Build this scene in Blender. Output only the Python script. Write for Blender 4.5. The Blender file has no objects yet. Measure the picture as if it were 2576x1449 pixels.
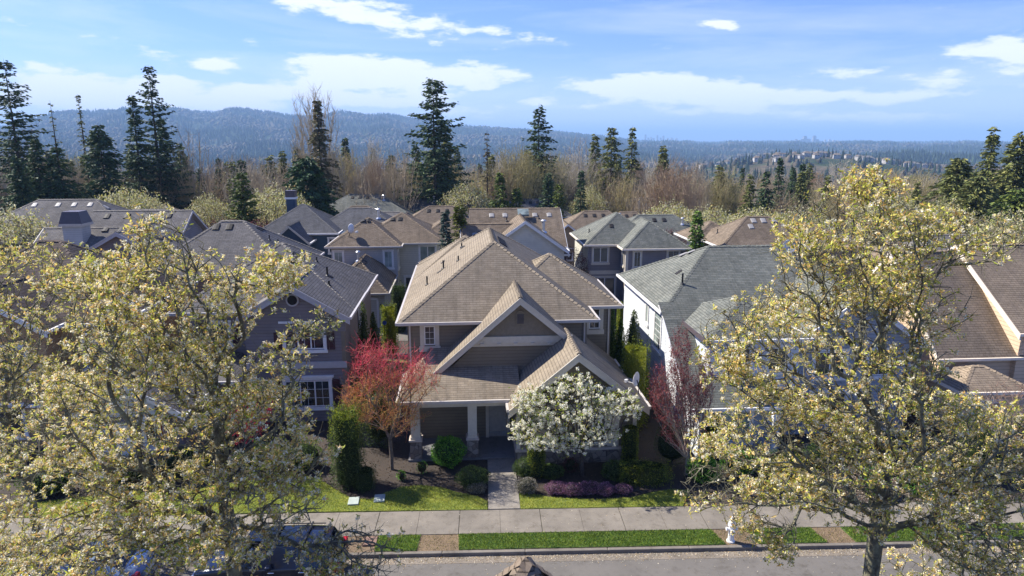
import bpy, math, random
import numpy as np
R=math.radians; PI=math.pi
random.seed(7)
C=bpy.context.scene.collection
# ------------------------------------------------------------------ camera maths
F=1717.;CH=14.8;PIT=R(12.3);YAW=R(1.93);HA=R(2.2)
def ray(u,v):
    x=(u-1288)/F; y=-(v-724.5)/F
    f=(math.sin(YAW)*math.cos(PIT),math.cos(YAW)*math.cos(PIT),-math.sin(PIT))
    r=(math.cos(YAW),-math.sin(YAW),0)
    up=(math.sin(YAW)*math.sin(PIT),math.cos(YAW)*math.sin(PIT),math.cos(PIT))
    return tuple(f[i]+x*r[i]+y*up[i] for i in range(3))
def atz(u,v,z=0):
    d=ray(u,v);t=(z-CH)/d[2];return (d[0]*t,d[1]*t,z)
def aty(u,v,y):
    d=ray(u,v);t=y/d[1];return (d[0]*t,y,CH+d[2]*t)
def l2w(x,y): return (x*math.cos(HA)-y*math.sin(HA), x*math.sin(HA)+y*math.cos(HA))
# ------------------------------------------------------------------ materials
def newmat(name):
    m=bpy.data.materials.new(name); m.use_nodes=True
    nt=m.node_tree; b=nt.nodes['Principled BSDF']; return m,nt,b
def nd(nt,t,**k):
    n=nt.nodes.new(t)
    for a,v in k.items():
        if a.startswith('i_'): n.inputs[int(a[2:]) if a[2:].isdigit() else a[2:]].default_value=v
        else: setattr(n,a,v)
    return n
def ramp(nt,fac,stops):
    r=nd(nt,'ShaderNodeValToRGB'); e=r.color_ramp.elements
    while len(e)<len(stops): e.new(.5)
    for i,(p,c) in enumerate(stops): e[i].position=p; e[i].color=(*c,1) if len(c)==3 else c
    nt.links.new(fac,r.inputs[0]); return r.outputs[0]
def mixc(nt,fac,a,b,mode='MIX'):
    m=nd(nt,'ShaderNodeMix',data_type='RGBA',blend_type=mode)
    for sock,val in ((m.inputs[0],fac),(m.inputs[6],a),(m.inputs[7],b)):
        if hasattr(val,'links'): nt.links.new(val,sock)
        elif isinstance(val,(int,float)): sock.default_value=val
        else: sock.default_value=(*val,1)
    return m.outputs[2]
def noise(nt,scale,detail=4,coord=None,rough=.6,vec=None):
    n=nd(nt,'ShaderNodeTexNoise'); n.inputs['Scale'].default_value=scale; n.inputs['Detail'].default_value=detail; n.inputs['Roughness'].default_value=rough
    if vec is None:
        tc=nd(nt,'ShaderNodeTexCoord'); vec=tc.outputs[coord or 'Object']
    nt.links.new(vec,n.inputs['Vector']); return n.outputs[0]
def bump(nt,b,h,strength=.3,dist=.02):
    bp=nd(nt,'ShaderNodeBump'); bp.inputs['Strength'].default_value=strength; bp.inputs['Distance'].default_value=dist
    nt.links.new(h,bp.inputs['Height']); nt.links.new(bp.outputs[0],b.inputs['Normal'])
def plain(name,c,rough=.6,var=.12,scale=6,metal=0,spec=.4):
    m,nt,b=newmat(name)
    n=noise(nt,scale)
    o=ramp(nt,n,[(.3,tuple(x*(1-var) for x in c)),(.7,tuple(min(1,x*(1+var)) for x in c))])
    nt.links.new(o,b.inputs['Base Color']); b.inputs['Roughness'].default_value=rough; b.inputs['Metallic'].default_value=metal
    b.inputs['Specular IOR Level'].default_value=spec
    return m
def siding(name,c,lap=.17):
    m,nt,b=newmat(name)
    tc=nd(nt,'ShaderNodeTexCoord'); sp=nd(nt,'ShaderNodeSeparateXYZ'); nt.links.new(tc.outputs['UV'],sp.inputs[0])
    d=nd(nt,'ShaderNodeMath',operation='DIVIDE',i_1=lap); nt.links.new(sp.outputs[1],d.inputs[0])
    fr=nd(nt,'ShaderNodeMath',operation='FRACT'); nt.links.new(d.outputs[0],fr.inputs[0])
    line=ramp(nt,fr.outputs[0],[(0,(.62,)*3),(.1,(.7,)*3),(.16,(1,)*3),(1,(1,)*3)])  # thin shade line under each lap, painted into the colour
    n=noise(nt,1.2,5); base=ramp(nt,n,[(.3,tuple(x*.88 for x in c)),(.75,tuple(x*1.1 for x in c))])
    o=mixc(nt,1.,base,line,'MULTIPLY'); nt.links.new(o,b.inputs['Base Color']); b.inputs['Roughness'].default_value=.65
    inv=nd(nt,'ShaderNodeMath',operation='SUBTRACT',i_0=1.); nt.links.new(fr.outputs[0],inv.inputs[1])
    bump(nt,b,inv.outputs[0],.6,.015); return m
def shingle(name,c,c2,line=.35,row=.15,wd=.32,dirt=.25):
    m,nt,b=newmat(name)
    tc=nd(nt,'ShaderNodeTexCoord')
    br=nd(nt,'ShaderNodeTexBrick',offset=.5); nt.links.new(tc.outputs['UV'],br.inputs['Vector'])
    br.inputs['Scale'].default_value=1; br.inputs['Brick Width'].default_value=wd; br.inputs['Row Height'].default_value=row
    br.inputs['Mortar Size'].default_value=.009; br.inputs['Mortar Smooth'].default_value=.3; br.inputs['Bias'].default_value=-.1
    br.inputs['Color1'].default_value=(*c,1); br.inputs['Color2'].default_value=(*c2,1); br.inputs['Mortar'].default_value=(*[x*line for x in c],1)
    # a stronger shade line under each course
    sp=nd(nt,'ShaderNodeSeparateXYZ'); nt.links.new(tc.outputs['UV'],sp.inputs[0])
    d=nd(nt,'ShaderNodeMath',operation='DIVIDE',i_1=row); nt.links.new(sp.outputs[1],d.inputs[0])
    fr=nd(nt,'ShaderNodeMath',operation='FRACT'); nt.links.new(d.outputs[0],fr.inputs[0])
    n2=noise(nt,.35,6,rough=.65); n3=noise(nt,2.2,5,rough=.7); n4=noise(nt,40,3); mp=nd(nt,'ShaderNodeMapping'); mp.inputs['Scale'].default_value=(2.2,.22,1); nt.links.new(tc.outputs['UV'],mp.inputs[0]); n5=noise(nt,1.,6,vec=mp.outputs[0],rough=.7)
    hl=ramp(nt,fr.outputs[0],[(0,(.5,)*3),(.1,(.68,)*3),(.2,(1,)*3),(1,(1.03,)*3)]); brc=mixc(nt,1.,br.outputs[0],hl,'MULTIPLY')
    o=mixc(nt,1.,brc,ramp(nt,n2,[(.3,(1-dirt,)*3),(.65,(1.08,)*3)]),'MULTIPLY')
    o=mixc(nt,1.,o,ramp(nt,n5,[(.32,(.70,.70,.70)),(.5,(1,1,1)),(.72,(1.1,1.08,1.05))]),'MULTIPLY')
    o=mixc(nt,1.,o,ramp(nt,n3,[(.3,(.84,.84,.83)),(.7,(1.1,1.1,1.1))]),'MULTIPLY')
    o=mixc(nt,1.,o,ramp(nt,n4,[(.3,(.82,)*3),(.7,(1.15,)*3)]),'MULTIPLY')
    nt.links.new(o,b.inputs['Base Color']); b.inputs['Roughness'].default_value=.9; b.inputs['Specular IOR Level'].default_value=.2
    bump(nt,b,fr.outputs[0],.8,.03); return m
def foliage(name,trans=.3,rough=.6):
    m,nt,b=newmat(name)
    a=nd(nt,'ShaderNodeAttribute',attribute_name='Col'); n=noise(nt,1.3,3)
    o=mixc(nt,1.,a.outputs[0],ramp(nt,n,[(.3,(.75,.78,.75)),(.7,(1.2,1.17,1.1))]),'MULTIPLY')
    nt.links.new(o,b.inputs['Base Color']); b.inputs['Roughness'].default_value=rough; b.inputs['Specular IOR Level'].default_value=.25
    t=nd(nt,'ShaderNodeBsdfTranslucent'); nt.links.new(o,t.inputs[0])
    mx=nd(nt,'ShaderNodeMixShader',i_0=trans); nt.links.new(b.outputs[0],mx.inputs[1]); nt.links.new(t.outputs[0],mx.inputs[2])
    nt.links.new(mx.outputs[0],nt.nodes['Material Output'].inputs[0]); return m
def bark(name,c,c2,scale=9):
    m,nt,b=newmat(name); n=noise(nt,scale,6,rough=.7)
    nt.links.new(ramp(nt,n,[(.38,c),(.62,c2)]),b.inputs['Base Color']); b.inputs['Roughness'].default_value=.95
    bump(nt,b,noise(nt,scale*3,4),.6,.03); return m
def glassmat(name,c=(.03,.035,.04),rough=.06):
    m,nt,b=newmat(name); n=noise(nt,.8,2)
    nt.links.new(ramp(nt,n,[(.35,tuple(x*.5 for x in c)),(.65,tuple(x*1.7 for x in c))]),b.inputs['Base Color'])
    b.inputs['Roughness'].default_value=rough; b.inputs['Specular IOR Level'].default_value=.8; return m
def stonemat(name):
    m,nt,b=newmat(name); tc=nd(nt,'ShaderNodeTexCoord')
    v=nd(nt,'ShaderNodeTexVoronoi',feature='DISTANCE_TO_EDGE'); v.inputs['Scale'].default_value=4; nt.links.new(tc.outputs['Object'],v.inputs[0])
    v2=nd(nt,'ShaderNodeTexVoronoi'); v2.inputs['Scale'].default_value=4; nt.links.new(tc.outputs['Object'],v2.inputs[0])
    sc=nd(nt,'ShaderNodeSeparateColor'); nt.links.new(v2.outputs['Color'],sc.inputs[0])
    base=ramp(nt,sc.outputs[0],[(0,(.11,.09,.075)),(.5,(.2,.16,.13)),(1,(.3,.26,.22))])
    mor=ramp(nt,v.outputs[0],[(.0,(.45,)*3),(.06,(1,)*3)])
    nt.links.new(mixc(nt,1.,base,mor,'MULTIPLY'),b.inputs['Base Color']); b.inputs['Roughness'].default_value=.9
    bump(nt,b,v.outputs[0],.6,.05); return m
def concretemat(name,c,grain=90,var=.15,stain=.3):
    m,nt,b=newmat(name)
    o=mixc(nt,1.,ramp(nt,noise(nt,.7,6),[(.3,tuple(x*(1-stain) for x in c)),(.7,tuple(x*1.1 for x in c))]),ramp(nt,noise(nt,grain,2),[(.35,(1-var,)*3),(.65,(1+var,)*3)]),'MULTIPLY')
    o=mixc(nt,1.,o,ramp(nt,noise(nt,2.6,7,rough=.75),[(.33,(.68,.66,.62)),(.48,(1,1,1)),(.75,(1.1,1.09,1.07))]),'MULTIPLY')
    nt.links.new(o,b.inputs['Base Color']); b.inputs['Roughness'].default_value=.9
    bump(nt,b,noise(nt,grain,2),.4,.01); return m
def grassmat(name,c1,c2,c3):
    m,nt,b=newmat(name)
    o=mixc(nt,1.,ramp(nt,noise(nt,1.1,6,rough=.7),[(.3,c1),(.5,c2),(.72,c3)]),ramp(nt,noise(nt,45,3),[(.3,(.55,)*3),(.7,(1.35,)*3)]),'MULTIPLY')
    nt.links.new(o,b.inputs['Base Color']); b.inputs['Roughness'].default_value=.9
    bump(nt,b,noise(nt,60,3),1.,.04); return m
M={}
M['siding_taupe']=siding('siding_taupe',(.18,.150,.108)); M['smooth_taupe']=plain('smooth_taupe',(.19,.158,.115),.7)
M['siding_mauve']=siding('siding_mauve',(.19,.165,.17)); M['siding_pale']=siding('siding_pale',(.45,.43,.40))
M['siding_cream']=siding('siding_cream',(.55,.53,.45)); M['siding_bluegrey']=siding('siding_bluegrey',(.30,.33,.38))
M['siding_purplegrey']=siding('siding_purplegrey',(.19,.175,.185)); M['siding_tan']=siding('siding_tan',(.62,.46,.31),.2)
M['siding_orange']=siding('siding_orange',(.40,.25,.13)); M['siding_navy']=siding('siding_navy',(.03,.06,.10)); M['siding_brown']=siding('siding_brown',(.30,.22,.13))
M['siding_white']=siding('siding_white',(.62,.65,.68))
M['trim']=plain('trim',(.55,.50,.405),.5,.06); M['trim_white']=plain('trim_white',(.72,.71,.69),.5,.06); M['trim_grey']=plain('trim_grey',(.42,.40,.40),.5,.06); M['trim_cream']=plain('trim_cream',(.75,.66,.54),.5,.06)
M['gutter']=plain('gutter_paint',(.50,.46,.41),.4,.06)
M['roof_brown']=shingle('roof_brown',(.265,.220,.162),(.220,.180,.132),.6,.16,.34,.15); M['roof_brown2']=shingle('roof_brown2',(.235,.185,.135),(.17,.132,.096))
M['roof_grey']=shingle('roof_grey',(.21,.195,.18),(.155,.145,.137),.3); M['roof_dark']=shingle('roof_dark',(.135,.135,.14),(.10,.10,.105))
M['roof_green']=shingle('roof_green',(.185,.19,.165),(.125,.135,.12),.45); M['roof_darkbrown']=shingle('roof_darkbrown',(.13,.10,.085),(.09,.07,.06),.3,.2,.35)
M['roof_tan']=shingle('roof_tan',(.30,.235,.165),(.25,.195,.14)); M['flashing']=plain('flashing',(.09,.07,.075),.4); M['glass']=glassmat('window_glass'); M['glass_green']=glassmat('window_glass_blinds',(.2,.24,.22),.2)
M['door']=plain('door_paint',(.40,.37,.33),.45); M['shutter']=plain('shutter_paint',(.05,.012,.02),.5); M['stone']=stonemat('fieldstone')
M['cap']=plain('stone_cap',(.5,.43,.36),.8); M['black']=plain('black_plastic',(.012,.012,.013),.5); M['metal']=plain('galvanised',(.55,.56,.58),.35,.1,6,.7)
M['vent']=plain('vent_dark',(.022,.02,.02),.6,.1,6,0,.15); M['vent_light']=plain('vent_light',(.26,.25,.24),.6); M['dish']=plain('dish_grey',(.62,.62,.62),.4,.05)
M['concrete']=concretemat('concrete',(.19,.168,.138)); M['aggregate']=concretemat('exposed_aggregate',(.24,.215,.18),60,.35); M['asphalt']=concretemat('asphalt',(.125,.115,.102),70,.08,.12)
M['kerb']=concretemat('kerb_concrete',(.17,.15,.125)); M['gutterpan']=concretemat('gutter_pan',(.19,.16,.125)); M['porch']=concretemat('porch_concrete',(.17,.17,.175))
M['grass']=grassmat('lawn_grass',(.08,.12,.018),(.18,.22,.028),(.30,.29,.05)); M['grass2']=grassmat('strip_grass',(.035,.08,.012),(.08,.14,.02),(.15,.20,.03))
M['mulch']=concretemat('bark_mulch',(.042,.03,.022),40,.5); M['dirt']=concretemat('bare_dirt',(.165,.115,.068),30,.5)
M['leaf']=foliage('foliage',.4); M['petal']=foliage('blossom',.35,.7); M['needle']=foliage('needles',.1,.7)
M['bark_moss']=bark('mossy_bark',(.07,.058,.042),(.25,.24,.15),5); M['bark_dark']=bark('dark_bark',(.035,.028,.022),(.09,.07,.055)); M['bark_pale']=bark('pale_bark',(.25,.20,.15),(.42,.36,.29))
M['bark_brown']=bark('brown_bark',(.11,.085,.065),(.22,.175,.135)); M['bark_red']=foliage('red_twigs',.05,.6); M['joint']=plain('joint',(.05,.045,.03),.95)
# ------------------------------------------------------------------ mesh helpers
class MB:
    def __init__(s): s.v=[];s.f=[];s.mi=[];s.sm=[]
    def face(s,pts,mi=0):
        b=len(s.v); s.v+= [tuple(p) for p in pts]; s.f.append(tuple(range(b,b+len(pts)))); s.mi.append(mi)
    def box(s,x0,x1,y0,y1,z0,z1,mi=0):
        b=len(s.v); s.v+=[(x,y,z) for z in (z0,z1) for (x,y) in ((x0,y0),(x1,y0),(x1,y1),(x0,y1))]
        for f in ((3,2,1,0),(4,5,6,7),(0,1,5,4),(1,2,6,5),(2,3,7,6),(3,0,4,7)): s.f.append(tuple(b+i for i in f)); s.mi.append(mi)
    def prism(s,poly,d,mi=0):
        n=len(poly); b=len(s.v); s.v+=[tuple(p) for p in poly]+[tuple(p[i]+d[i] for i in range(3)) for p in poly]
        s.f.append(tuple(b+i for i in range(n))[::-1]); s.mi.append(mi)
        s.f.append(tuple(b+n+i for i in range(n))); s.mi.append(mi)
        for i in range(n):
            j=(i+1)%n; s.f.append((b+i,b+j,b+n+j,b+n+i)); s.mi.append(mi)
    def tube(s,p,q,r0,r1,n=8,mi=0,cap=True):
        p=np.array(p,float);q=np.array(q,float);d=q-p;d/=np.linalg.norm(d)+1e-9
        a=np.cross(d,(0,0,1) if abs(d[2])<.9 else (1,0,0)); a/=np.linalg.norm(a); c=np.cross(d,a); b=len(s.v)
        for o,r in ((p,r0),(q,r1)):
            for i in range(n):
                t=2*PI*i/n; s.v.append(tuple(o+r*(a*math.cos(t)+c*math.sin(t))))
        for i in range(n):
            j=(i+1)%n; s.f.append((b+i,b+j,b+n+j,b+n+i)); s.mi.append(mi)
        if cap:
            s.f.append(tuple(b+i for i in range(n))[::-1]); s.mi.append(mi); s.f.append(tuple(b+n+i for i in range(n))); s.mi.append(mi)
    def lathe(s,c,prof,n=16,mi=0,ax=2):
        b=len(s.v)
        for r,h in prof:
            for i in range(n):
                t=2*PI*i/n; p=[r*math.cos(t),r*math.sin(t),h]
                if ax==1: p=[p[0],p[2],p[1]]
                if ax==0: p=[p[2],p[0],p[1]]
                s.v.append((c[0]+p[0],c[1]+p[1],c[2]+p[2]))
        for k in range(len(prof)-1):
            for i in range(n):
                j=(i+1)%n; s.f.append((b+k*n+i,b+k*n+j,b+(k+1)*n+j,b+(k+1)*n+i)); s.mi.append(mi)
        s.f.append(tuple(b+i for i in range(n))[::-1]); s.mi.append(mi)
        e=b+(len(prof)-1)*n; s.f.append(tuple(e+i for i in range(n))); s.mi.append(mi)
    def build(s,name,mats,parent=None,off=(0,0,0),smooth=False,bevel=0):
        me=bpy.data.meshes.new(name)
        me.from_pydata([(x-off[0],y-off[1],z-off[2]) for x,y,z in s.v],[],s.f)
        if not isinstance(mats,(list,tuple)): mats=[mats]
        for m in mats: me.materials.append(M[m] if isinstance(m,str) else m)
        me.polygons.foreach_set('material_index',s.mi)
        uv=me.uv_layers.new(name='UVMap'); buf=np.zeros((len(me.loops),2))
        for p in me.polygons:
            n=np.array(p.normal)
            if abs(n[2])>.999: h=np.array((1.,0,0)); sl=np.array((0,1.,0))
            else:
                h=np.cross((0,0,1),n); h/=np.linalg.norm(h); sl=np.cross(n,h)
            for li in p.loop_indices:
                c=np.array(me.vertices[me.loops[li].vertex_index].co); buf[li]=(c@h,c@sl)
        uv.data.foreach_set('uv',buf.ravel())
        if smooth: me.polygons.foreach_set('use_smooth',[True]*len(me.polygons))
        me.update(); o=bpy.data.objects.new(name,me); C.objects.link(o)
        if parent: o.parent=parent
        if bevel:
            b=o.modifiers.new('bevel','BEVEL'); b.width=bevel; b.segments=2; b.limit_method='ANGLE'
        return o
def tag(o,label=None,cat=None,group=None,kind=None):
    if label: o['label']=label
    if cat: o['category']=cat
    if group: o['group']=group
    if kind: o['kind']=kind
    return o
def empty(name,loc,rz,label,cat,group=None):
    o=bpy.data.objects.new(name,None); o.empty_display_size=.3; C.objects.link(o); o.location=loc; o.rotation_euler=(0,0,rz); return tag(o,label,cat,group)
def copytree(o,loc,rz=0,sc=1,label=None,group=None):
    c=o.copy(); C.objects.link(c); c.location=loc; c.rotation_euler=(0,0,rz); c.scale=(sc,sc,sc) if not isinstance(sc,tuple) else sc
    if label: c['label']=label
    if group: c['group']=group
    for ch in list(o.children):
        d=ch.copy(); C.objects.link(d); d.parent=c
        for g in ch.children:
            e=g.copy(); C.objects.link(e); e.parent=d
    return c
def npobj(name,V,Fs,mat,col=None,parent=None,smooth=False):
    V=np.asarray(V,np.float32); Fs=np.asarray(Fs,np.int32); n,k=Fs.shape
    me=bpy.data.meshes.new(name); me.vertices.add(len(V)); me.vertices.foreach_set('co',V.ravel())
    me.loops.add(n*k); me.loops.foreach_set('vertex_index',Fs.ravel()); me.polygons.add(n)
    me.polygons.foreach_set('loop_start',np.arange(0,n*k,k,dtype=np.int32))
    try: me.polygons.foreach_set('loop_total',np.full(n,k,np.int32))
    except Exception: pass
    me.materials.append(M[mat] if isinstance(mat,str) else mat)
    if smooth: me.polygons.foreach_set('use_smooth',np.ones(n,bool))
    me.update(calc_edges=True)
    if col is not None:
        at=me.color_attributes.new('Col','FLOAT_COLOR','CORNER'); cc=np.ones((n,k,4),np.float32); cc[:,:,:3]=np.asarray(col,np.float32)[:,None,:]
        at.data.foreach_set('color',cc.ravel())
    o=bpy.data.objects.new(name,me); C.objects.link(o)
    if parent: o.parent=parent
    return o
def rng(s): return np.random.default_rng(s)
def rdir(r,n,up=0.):
    d=r.normal(size=(n,3)); d[:,2]+=up; return d/np.linalg.norm(d,axis=1,keepdims=True)
def leaves(c,d,l,w,r):
    """diamond leaves: centres, directions, lengths, widths"""
    n=len(c); s=np.cross(d,rdir(r,n)); s/=np.linalg.norm(s,axis=1,keepdims=True)+1e-9
    l=np.broadcast_to(np.asarray(l,float).reshape(-1,1),(n,1)); w=np.broadcast_to(np.asarray(w,float).reshape(-1,1),(n,1))
    nn=np.cross(d,s)
    p=np.stack([c,c+d*l*.5+s*w*.5,c+d*l-nn*l*.12,c+d*l*.5-s*w*.5],1)
    return p.reshape(-1,3)
def quadsF(n): return np.arange(n*4).reshape(n,4)
def pick(r,pal,n,var=.15):
    pal=np.array([p[:3] for p in pal],float) if len(pal[0])==3 else np.array(pal,float)
    if pal.shape[1]==4: w=pal[:,3]/pal[:,3].sum(); pal=pal[:,:3]
    else: w=None
    c=pal[r.choice(len(pal),n,p=w)]; return np.clip(c*(1+r.normal(size=(n,1))*var),.003,.95)
# ------------------------------------------------------------------ tree skeletons
def grow(T,path,bf=.35):
    T=np.asarray(T,float); path=[np.array(p,float) for p in path]
    P=list(path); par=[-1]+list(range(len(path)-1)); pl=[0.]
    for i in range(1,len(path)): pl.append(pl[-1]+np.linalg.norm(path[i]-path[i-1]))
    n=len(T); best=np.full(n,1e9); bp=np.zeros(n,int); done=np.zeros(n,bool)
    st=max(1,int(len(path)*.3))
    for i in range(st,len(path)):
        c=np.linalg.norm(T-P[i],axis=1)+bf*pl[i]; m=c<best; best[m]=c[m]; bp[m]=i
    for _ in range(n):
        j=int(np.argmin(np.where(done,1e9,best))); done[j]=True
        q=bp[j]; P.append(T[j]); par.append(int(q)); pl.append(pl[q]+np.linalg.norm(T[j]-P[q])); i=len(P)-1
        c=np.linalg.norm(T-T[j],axis=1)+bf*pl[i]; m=c<best; best[m]=c[m]; bp[m]=i
    P=np.array(P); par=np.array(par)
    ch=[[] for _ in P]
    for i,q in enumerate(par):
        if q>=0: ch[q].append(i)
    tips=np.zeros(len(P))
    for i in range(len(P)-1,-1,-1): 
        if not ch[i]: tips[i]=1
        if par[i]>=0: tips[par[i]]+=tips[i]
    return P,par,tips,ch
def smoothP(P,par,ch,it=2,fix=4):
    P=P.copy()
    for _ in range(it):
        Q=P.copy()
        for i in range(fix,len(P)):
            if par[i]>=0 and ch[i]:
                Q[i]=.5*P[i]+.25*P[par[i]]+.25*P[ch[i]].mean(0)
        P=Q
    return P
def tubes(A,B,ra,rb,k=5):
    n=len(A); d=B-A; L=np.linalg.norm(d,axis=1,keepdims=True)+1e-9; d=d/L
    ref=np.where(np.abs(d[:,2:3])<.9,np.array([[0,0,1.]]),np.array([[1.,0,0]]))
    a=np.cross(d,ref); a/=np.linalg.norm(a,axis=1,keepdims=True)+1e-9; c=np.cross(d,a)
    V=[]
    for o,r in ((A,ra),(B,rb)):
        for i in range(k):
            t=2*PI*i/k; V.append(o+np.asarray(r)[:,None]*(a*math.cos(t)+c*math.sin(t)))
    V=np.stack(V,1).reshape(-1,3); b=(np.arange(n)*2*k)[:,None]
    Fs=np.concatenate([np.stack([b[:,0]+i,b[:,0]+(i+1)%k,b[:,0]+k+(i+1)%k,b[:,0]+k+i],1) for i in range(k)],0)
    return V,Fs
def skeleton(T,path,bf,rt,ex=.45,k=5,it=2,rmax=None):
    P,par,tips,ch=grow(T,path,bf); P=smoothP(P,par,ch,it,len(path))
    r=rt*tips**ex
    if rmax: r=np.minimum(r,rmax)
    idx=np.where(par>=0)[0]; q=par[idx]
    ra=np.minimum(r[q],r[idx]*1.6+.004)
    V,Fs=tubes(P[q],P[idx],ra,r[idx],k); return P,par,tips,ch,V,Fs,r
def inell(r,n,c,rad,shell=.0):
    d=rdir(r,n); u=r.random((n,1))**(1/3.); u=shell+(1-shell)*u; return np.array(c)+d*u*np.array(rad)
# ------------------------------------------------------------------ terrain
_CR=[(-60,300),(-45,298),(-38,305),(-34.5,330),(-31,300),(-29,291),(-25.5,283),(-22,288),(-19.5,284),(-14,297),(-11,289),(-8,291),(-4,316),(0,324),(4,331),(7,340),(10,347),(13,352),(16,356),(25,356),(33,357),(60,357)]
def crest_el(az):
    xs=[c[0] for c in _CR]; ys=[c[1] for c in _CR]; v=np.interp(az,xs,ys); return np.arctan((724.5-v)/F)-PIT
def smooth(a,b,x): t=np.clip((x-a)/(b-a),0,1); return t*t*(3-2*t)
def terrain(x,y):
    x=np.asarray(x,float); y=np.asarray(y,float); r=np.hypot(x,y); az=np.degrees(np.arctan2(x,y))
    z=np.interp(y,[-1e5,75,170,400,900,1500,3000,1e5],[-.35,-.35,-5,-20,-42,-60,-70,-70])
    wob=(np.sin(x*.011+y*.004)+np.sin(x*.004-y*.009+1.3)+.6*np.sin(x*.021+2)*np.sin(y*.017))
    z=z+wob*1.2*smooth(120,400,r)*1+wob*7*smooth(900,2500,r)
    left=1-smooth(8,15,az)                                   # high hills on the left of the view
    fr=np.where(y>0,1.,0.)
    hz=CH+5200*np.tan(crest_el(az))+60
    w2=np.sin(az*1.7)*.5+np.sin(az*3.9+1)*.3+np.sin(az*9+r*.002)*.2
    prof=smooth(1700,5200+260*w2,r)
    hill=prof*hz*(1+.05*w2*prof*(1-prof)*4)
    z=z+fr*left*np.where(r<5600,hill,hz*(1-.5*smooth(5600,9000,r)))
    # suburban knoll on the right
    k=np.exp(-((az-25)/9.)**2)*np.exp(-((r-1180)/260)**2); z=z+fr*k*36
    k2=np.exp(-((az-33)/7)**2)*np.exp(-((r-1900)/420)**2); z=z+fr*k2*22
    rg=(1-left)*fr; z=z+rg*(smooth(2600,4200,r)*38*(1+.1*np.sin(az*.9+1)+.05*np.sin(az*4)))*(1-.0*r)
    z=z+rg*smooth(9000,13000,r)*12*np.sin(az*.6)
    return z
def tz(x,y): return float(terrain(x,y))
ground_m,nt,b=newmat('ground_cover')
tc=nd(nt,'ShaderNodeTexCoord'); g=nd(nt,'ShaderNodeNewGeometry')
ln=nd(nt,'ShaderNodeVectorMath',operation='LENGTH'); nt.links.new(g.outputs['Position'],ln.inputs[0])
near=mixc(nt,1.,ramp(nt,noise(nt,.12,6),[(.3,(.055,.045,.03)),(.5,(.09,.07,.04)),(.7,(.06,.08,.03))]),ramp(nt,noise(nt,3,5),[(.3,(.6,)*3),(.7,(1.3,)*3)]),'MULTIPLY')
far=ramp(nt,noise(nt,.0045,8,rough=.75),[(.36,(.018,.032,.016)),(.47,(.03,.045,.02)),(.53,(.085,.07,.045)),(.62,(.12,.095,.065)),(.75,(.10,.11,.05))])
far=mixc(nt,1.,far,ramp(nt,noise(nt,.035,5,rough=.8),[(.35,(.45,)*3),(.65,(1.5,)*3)]),'MULTIPLY')
mr=nd(nt,'ShaderNodeMapRange',i_1=220.,i_2=500.); nt.links.new(ln.outputs['Value'],mr.inputs[0])
nt.links.new(mixc(nt,mr.outputs[0],near,far),b.inputs['Base Color']); b.inputs['Roughness'].default_value=1; b.inputs['Specular IOR Level'].default_value=.05
rs=[0.,20,40,60,75]; rr=75.
while rr<60000:
    rr*=1.045 if rr<12000 else 1.12; rs.append(rr)
rs=np.array(rs); azs=np.radians(np.concatenate([np.arange(-48,48,.3),np.arange(48,312,4.)])); na=len(azs)
RR,AA=np.meshgrid(rs[1:],azs,indexing='ij'); X=RR*np.sin(AA); Yy=RR*np.cos(AA); Zz=terrain(X,Yy)
cz=noise_=0
rg=rng(3); bumpf=rg.normal(size=RR.shape)*np.clip(RR/1000-1.2,0,2.2)*1.5; Zz=Zz+bumpf
V=np.concatenate([[[0,0,-.35]],np.stack([X,Yy,Zz],-1).reshape(-1,3)]); nr=len(rs)-1
i=np.arange(nr-1)[:,None]; j=np.arange(na)[None,:]; a=1+i*na+j; bq=1+i*na+(j+1)%na
Fq=np.stack([a,a+na,bq+na,bq],-1).reshape(-1,4)
ctr=np.stack([np.zeros(na,int),1+np.arange(na),1+(np.arange(na)+1)%na,1+(np.arange(na)+1)%na],-1)
gr=npobj('ground',V,Fq,ground_m,smooth=True); tag(gr,kind='structure')
mbc=MB(); mbc.face([(24*math.sin(t),24*math.cos(t),-.352) for t in np.linspace(0,2*PI,40,endpoint=False)][::-1])
tag(mbc.build('ground_patch',ground_m),kind='structure')
# ------------------------------------------------------------------ street
def strip(name,mat,x0,x1,y0,y1,z,t=.1,kind='structure',bevel=0):
    m=MB(); m.box(x0,x1,y0,y1,z-t,z); o=m.build(name,mat,bevel=bevel); return tag(o,kind=kind)
XL,XR=-75,75
strip('road','asphalt',XL,XR,13.3,21.95,-.13)
for y0,y1 in ((21.954,22.38),(12.85,13.296)): strip('gutter_pan','gutterpan',XL,XR,y0,y1,-.126)
m=MB(); m2=MB()
x=XL
while x<XR: m.box(x,x+3.04,22.384,22.56,-.25,.012); m2.box(x,x+3.04,12.67,12.846,-.25,.012); x+=3.05
tag(m.build('kerb','kerb',bevel=.03),kind='structure'); tag(m2.build('kerb','kerb',bevel=.03),kind='structure')
strip('verge_soil','dirt',XL,XR,22.563,23.6,.0,.2)
strip('near_verge','grass2',XL,XR,9.5,12.667,.0,.2)
strip('yard_soil','mulch',XL,XR,23.61,76,-.02,.3)
strip('near_yard','mulch',XL,XR,-40,9.49,-.02,.3)
m=MB(); x=-4.5-3.27*20
off=[(-4.5+3.24*k) for k in range(-22,22)]
for k,x in enumerate(off):
    a=x+.012; bb=x+3.24-.012
    m.box(a,a+1.60,23.62,25.31,-.05,.018); m.box(a+1.608,bb,23.62,25.31,-.05,.018)
tag(m.build('sidewalk','concrete',bevel=.008),kind='structure')
m=MB(); m.box(XL,XR,23.625,25.305,-.04,.0); tag(m.build('sidewalk_joints','joint'),kind='structure')
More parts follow.
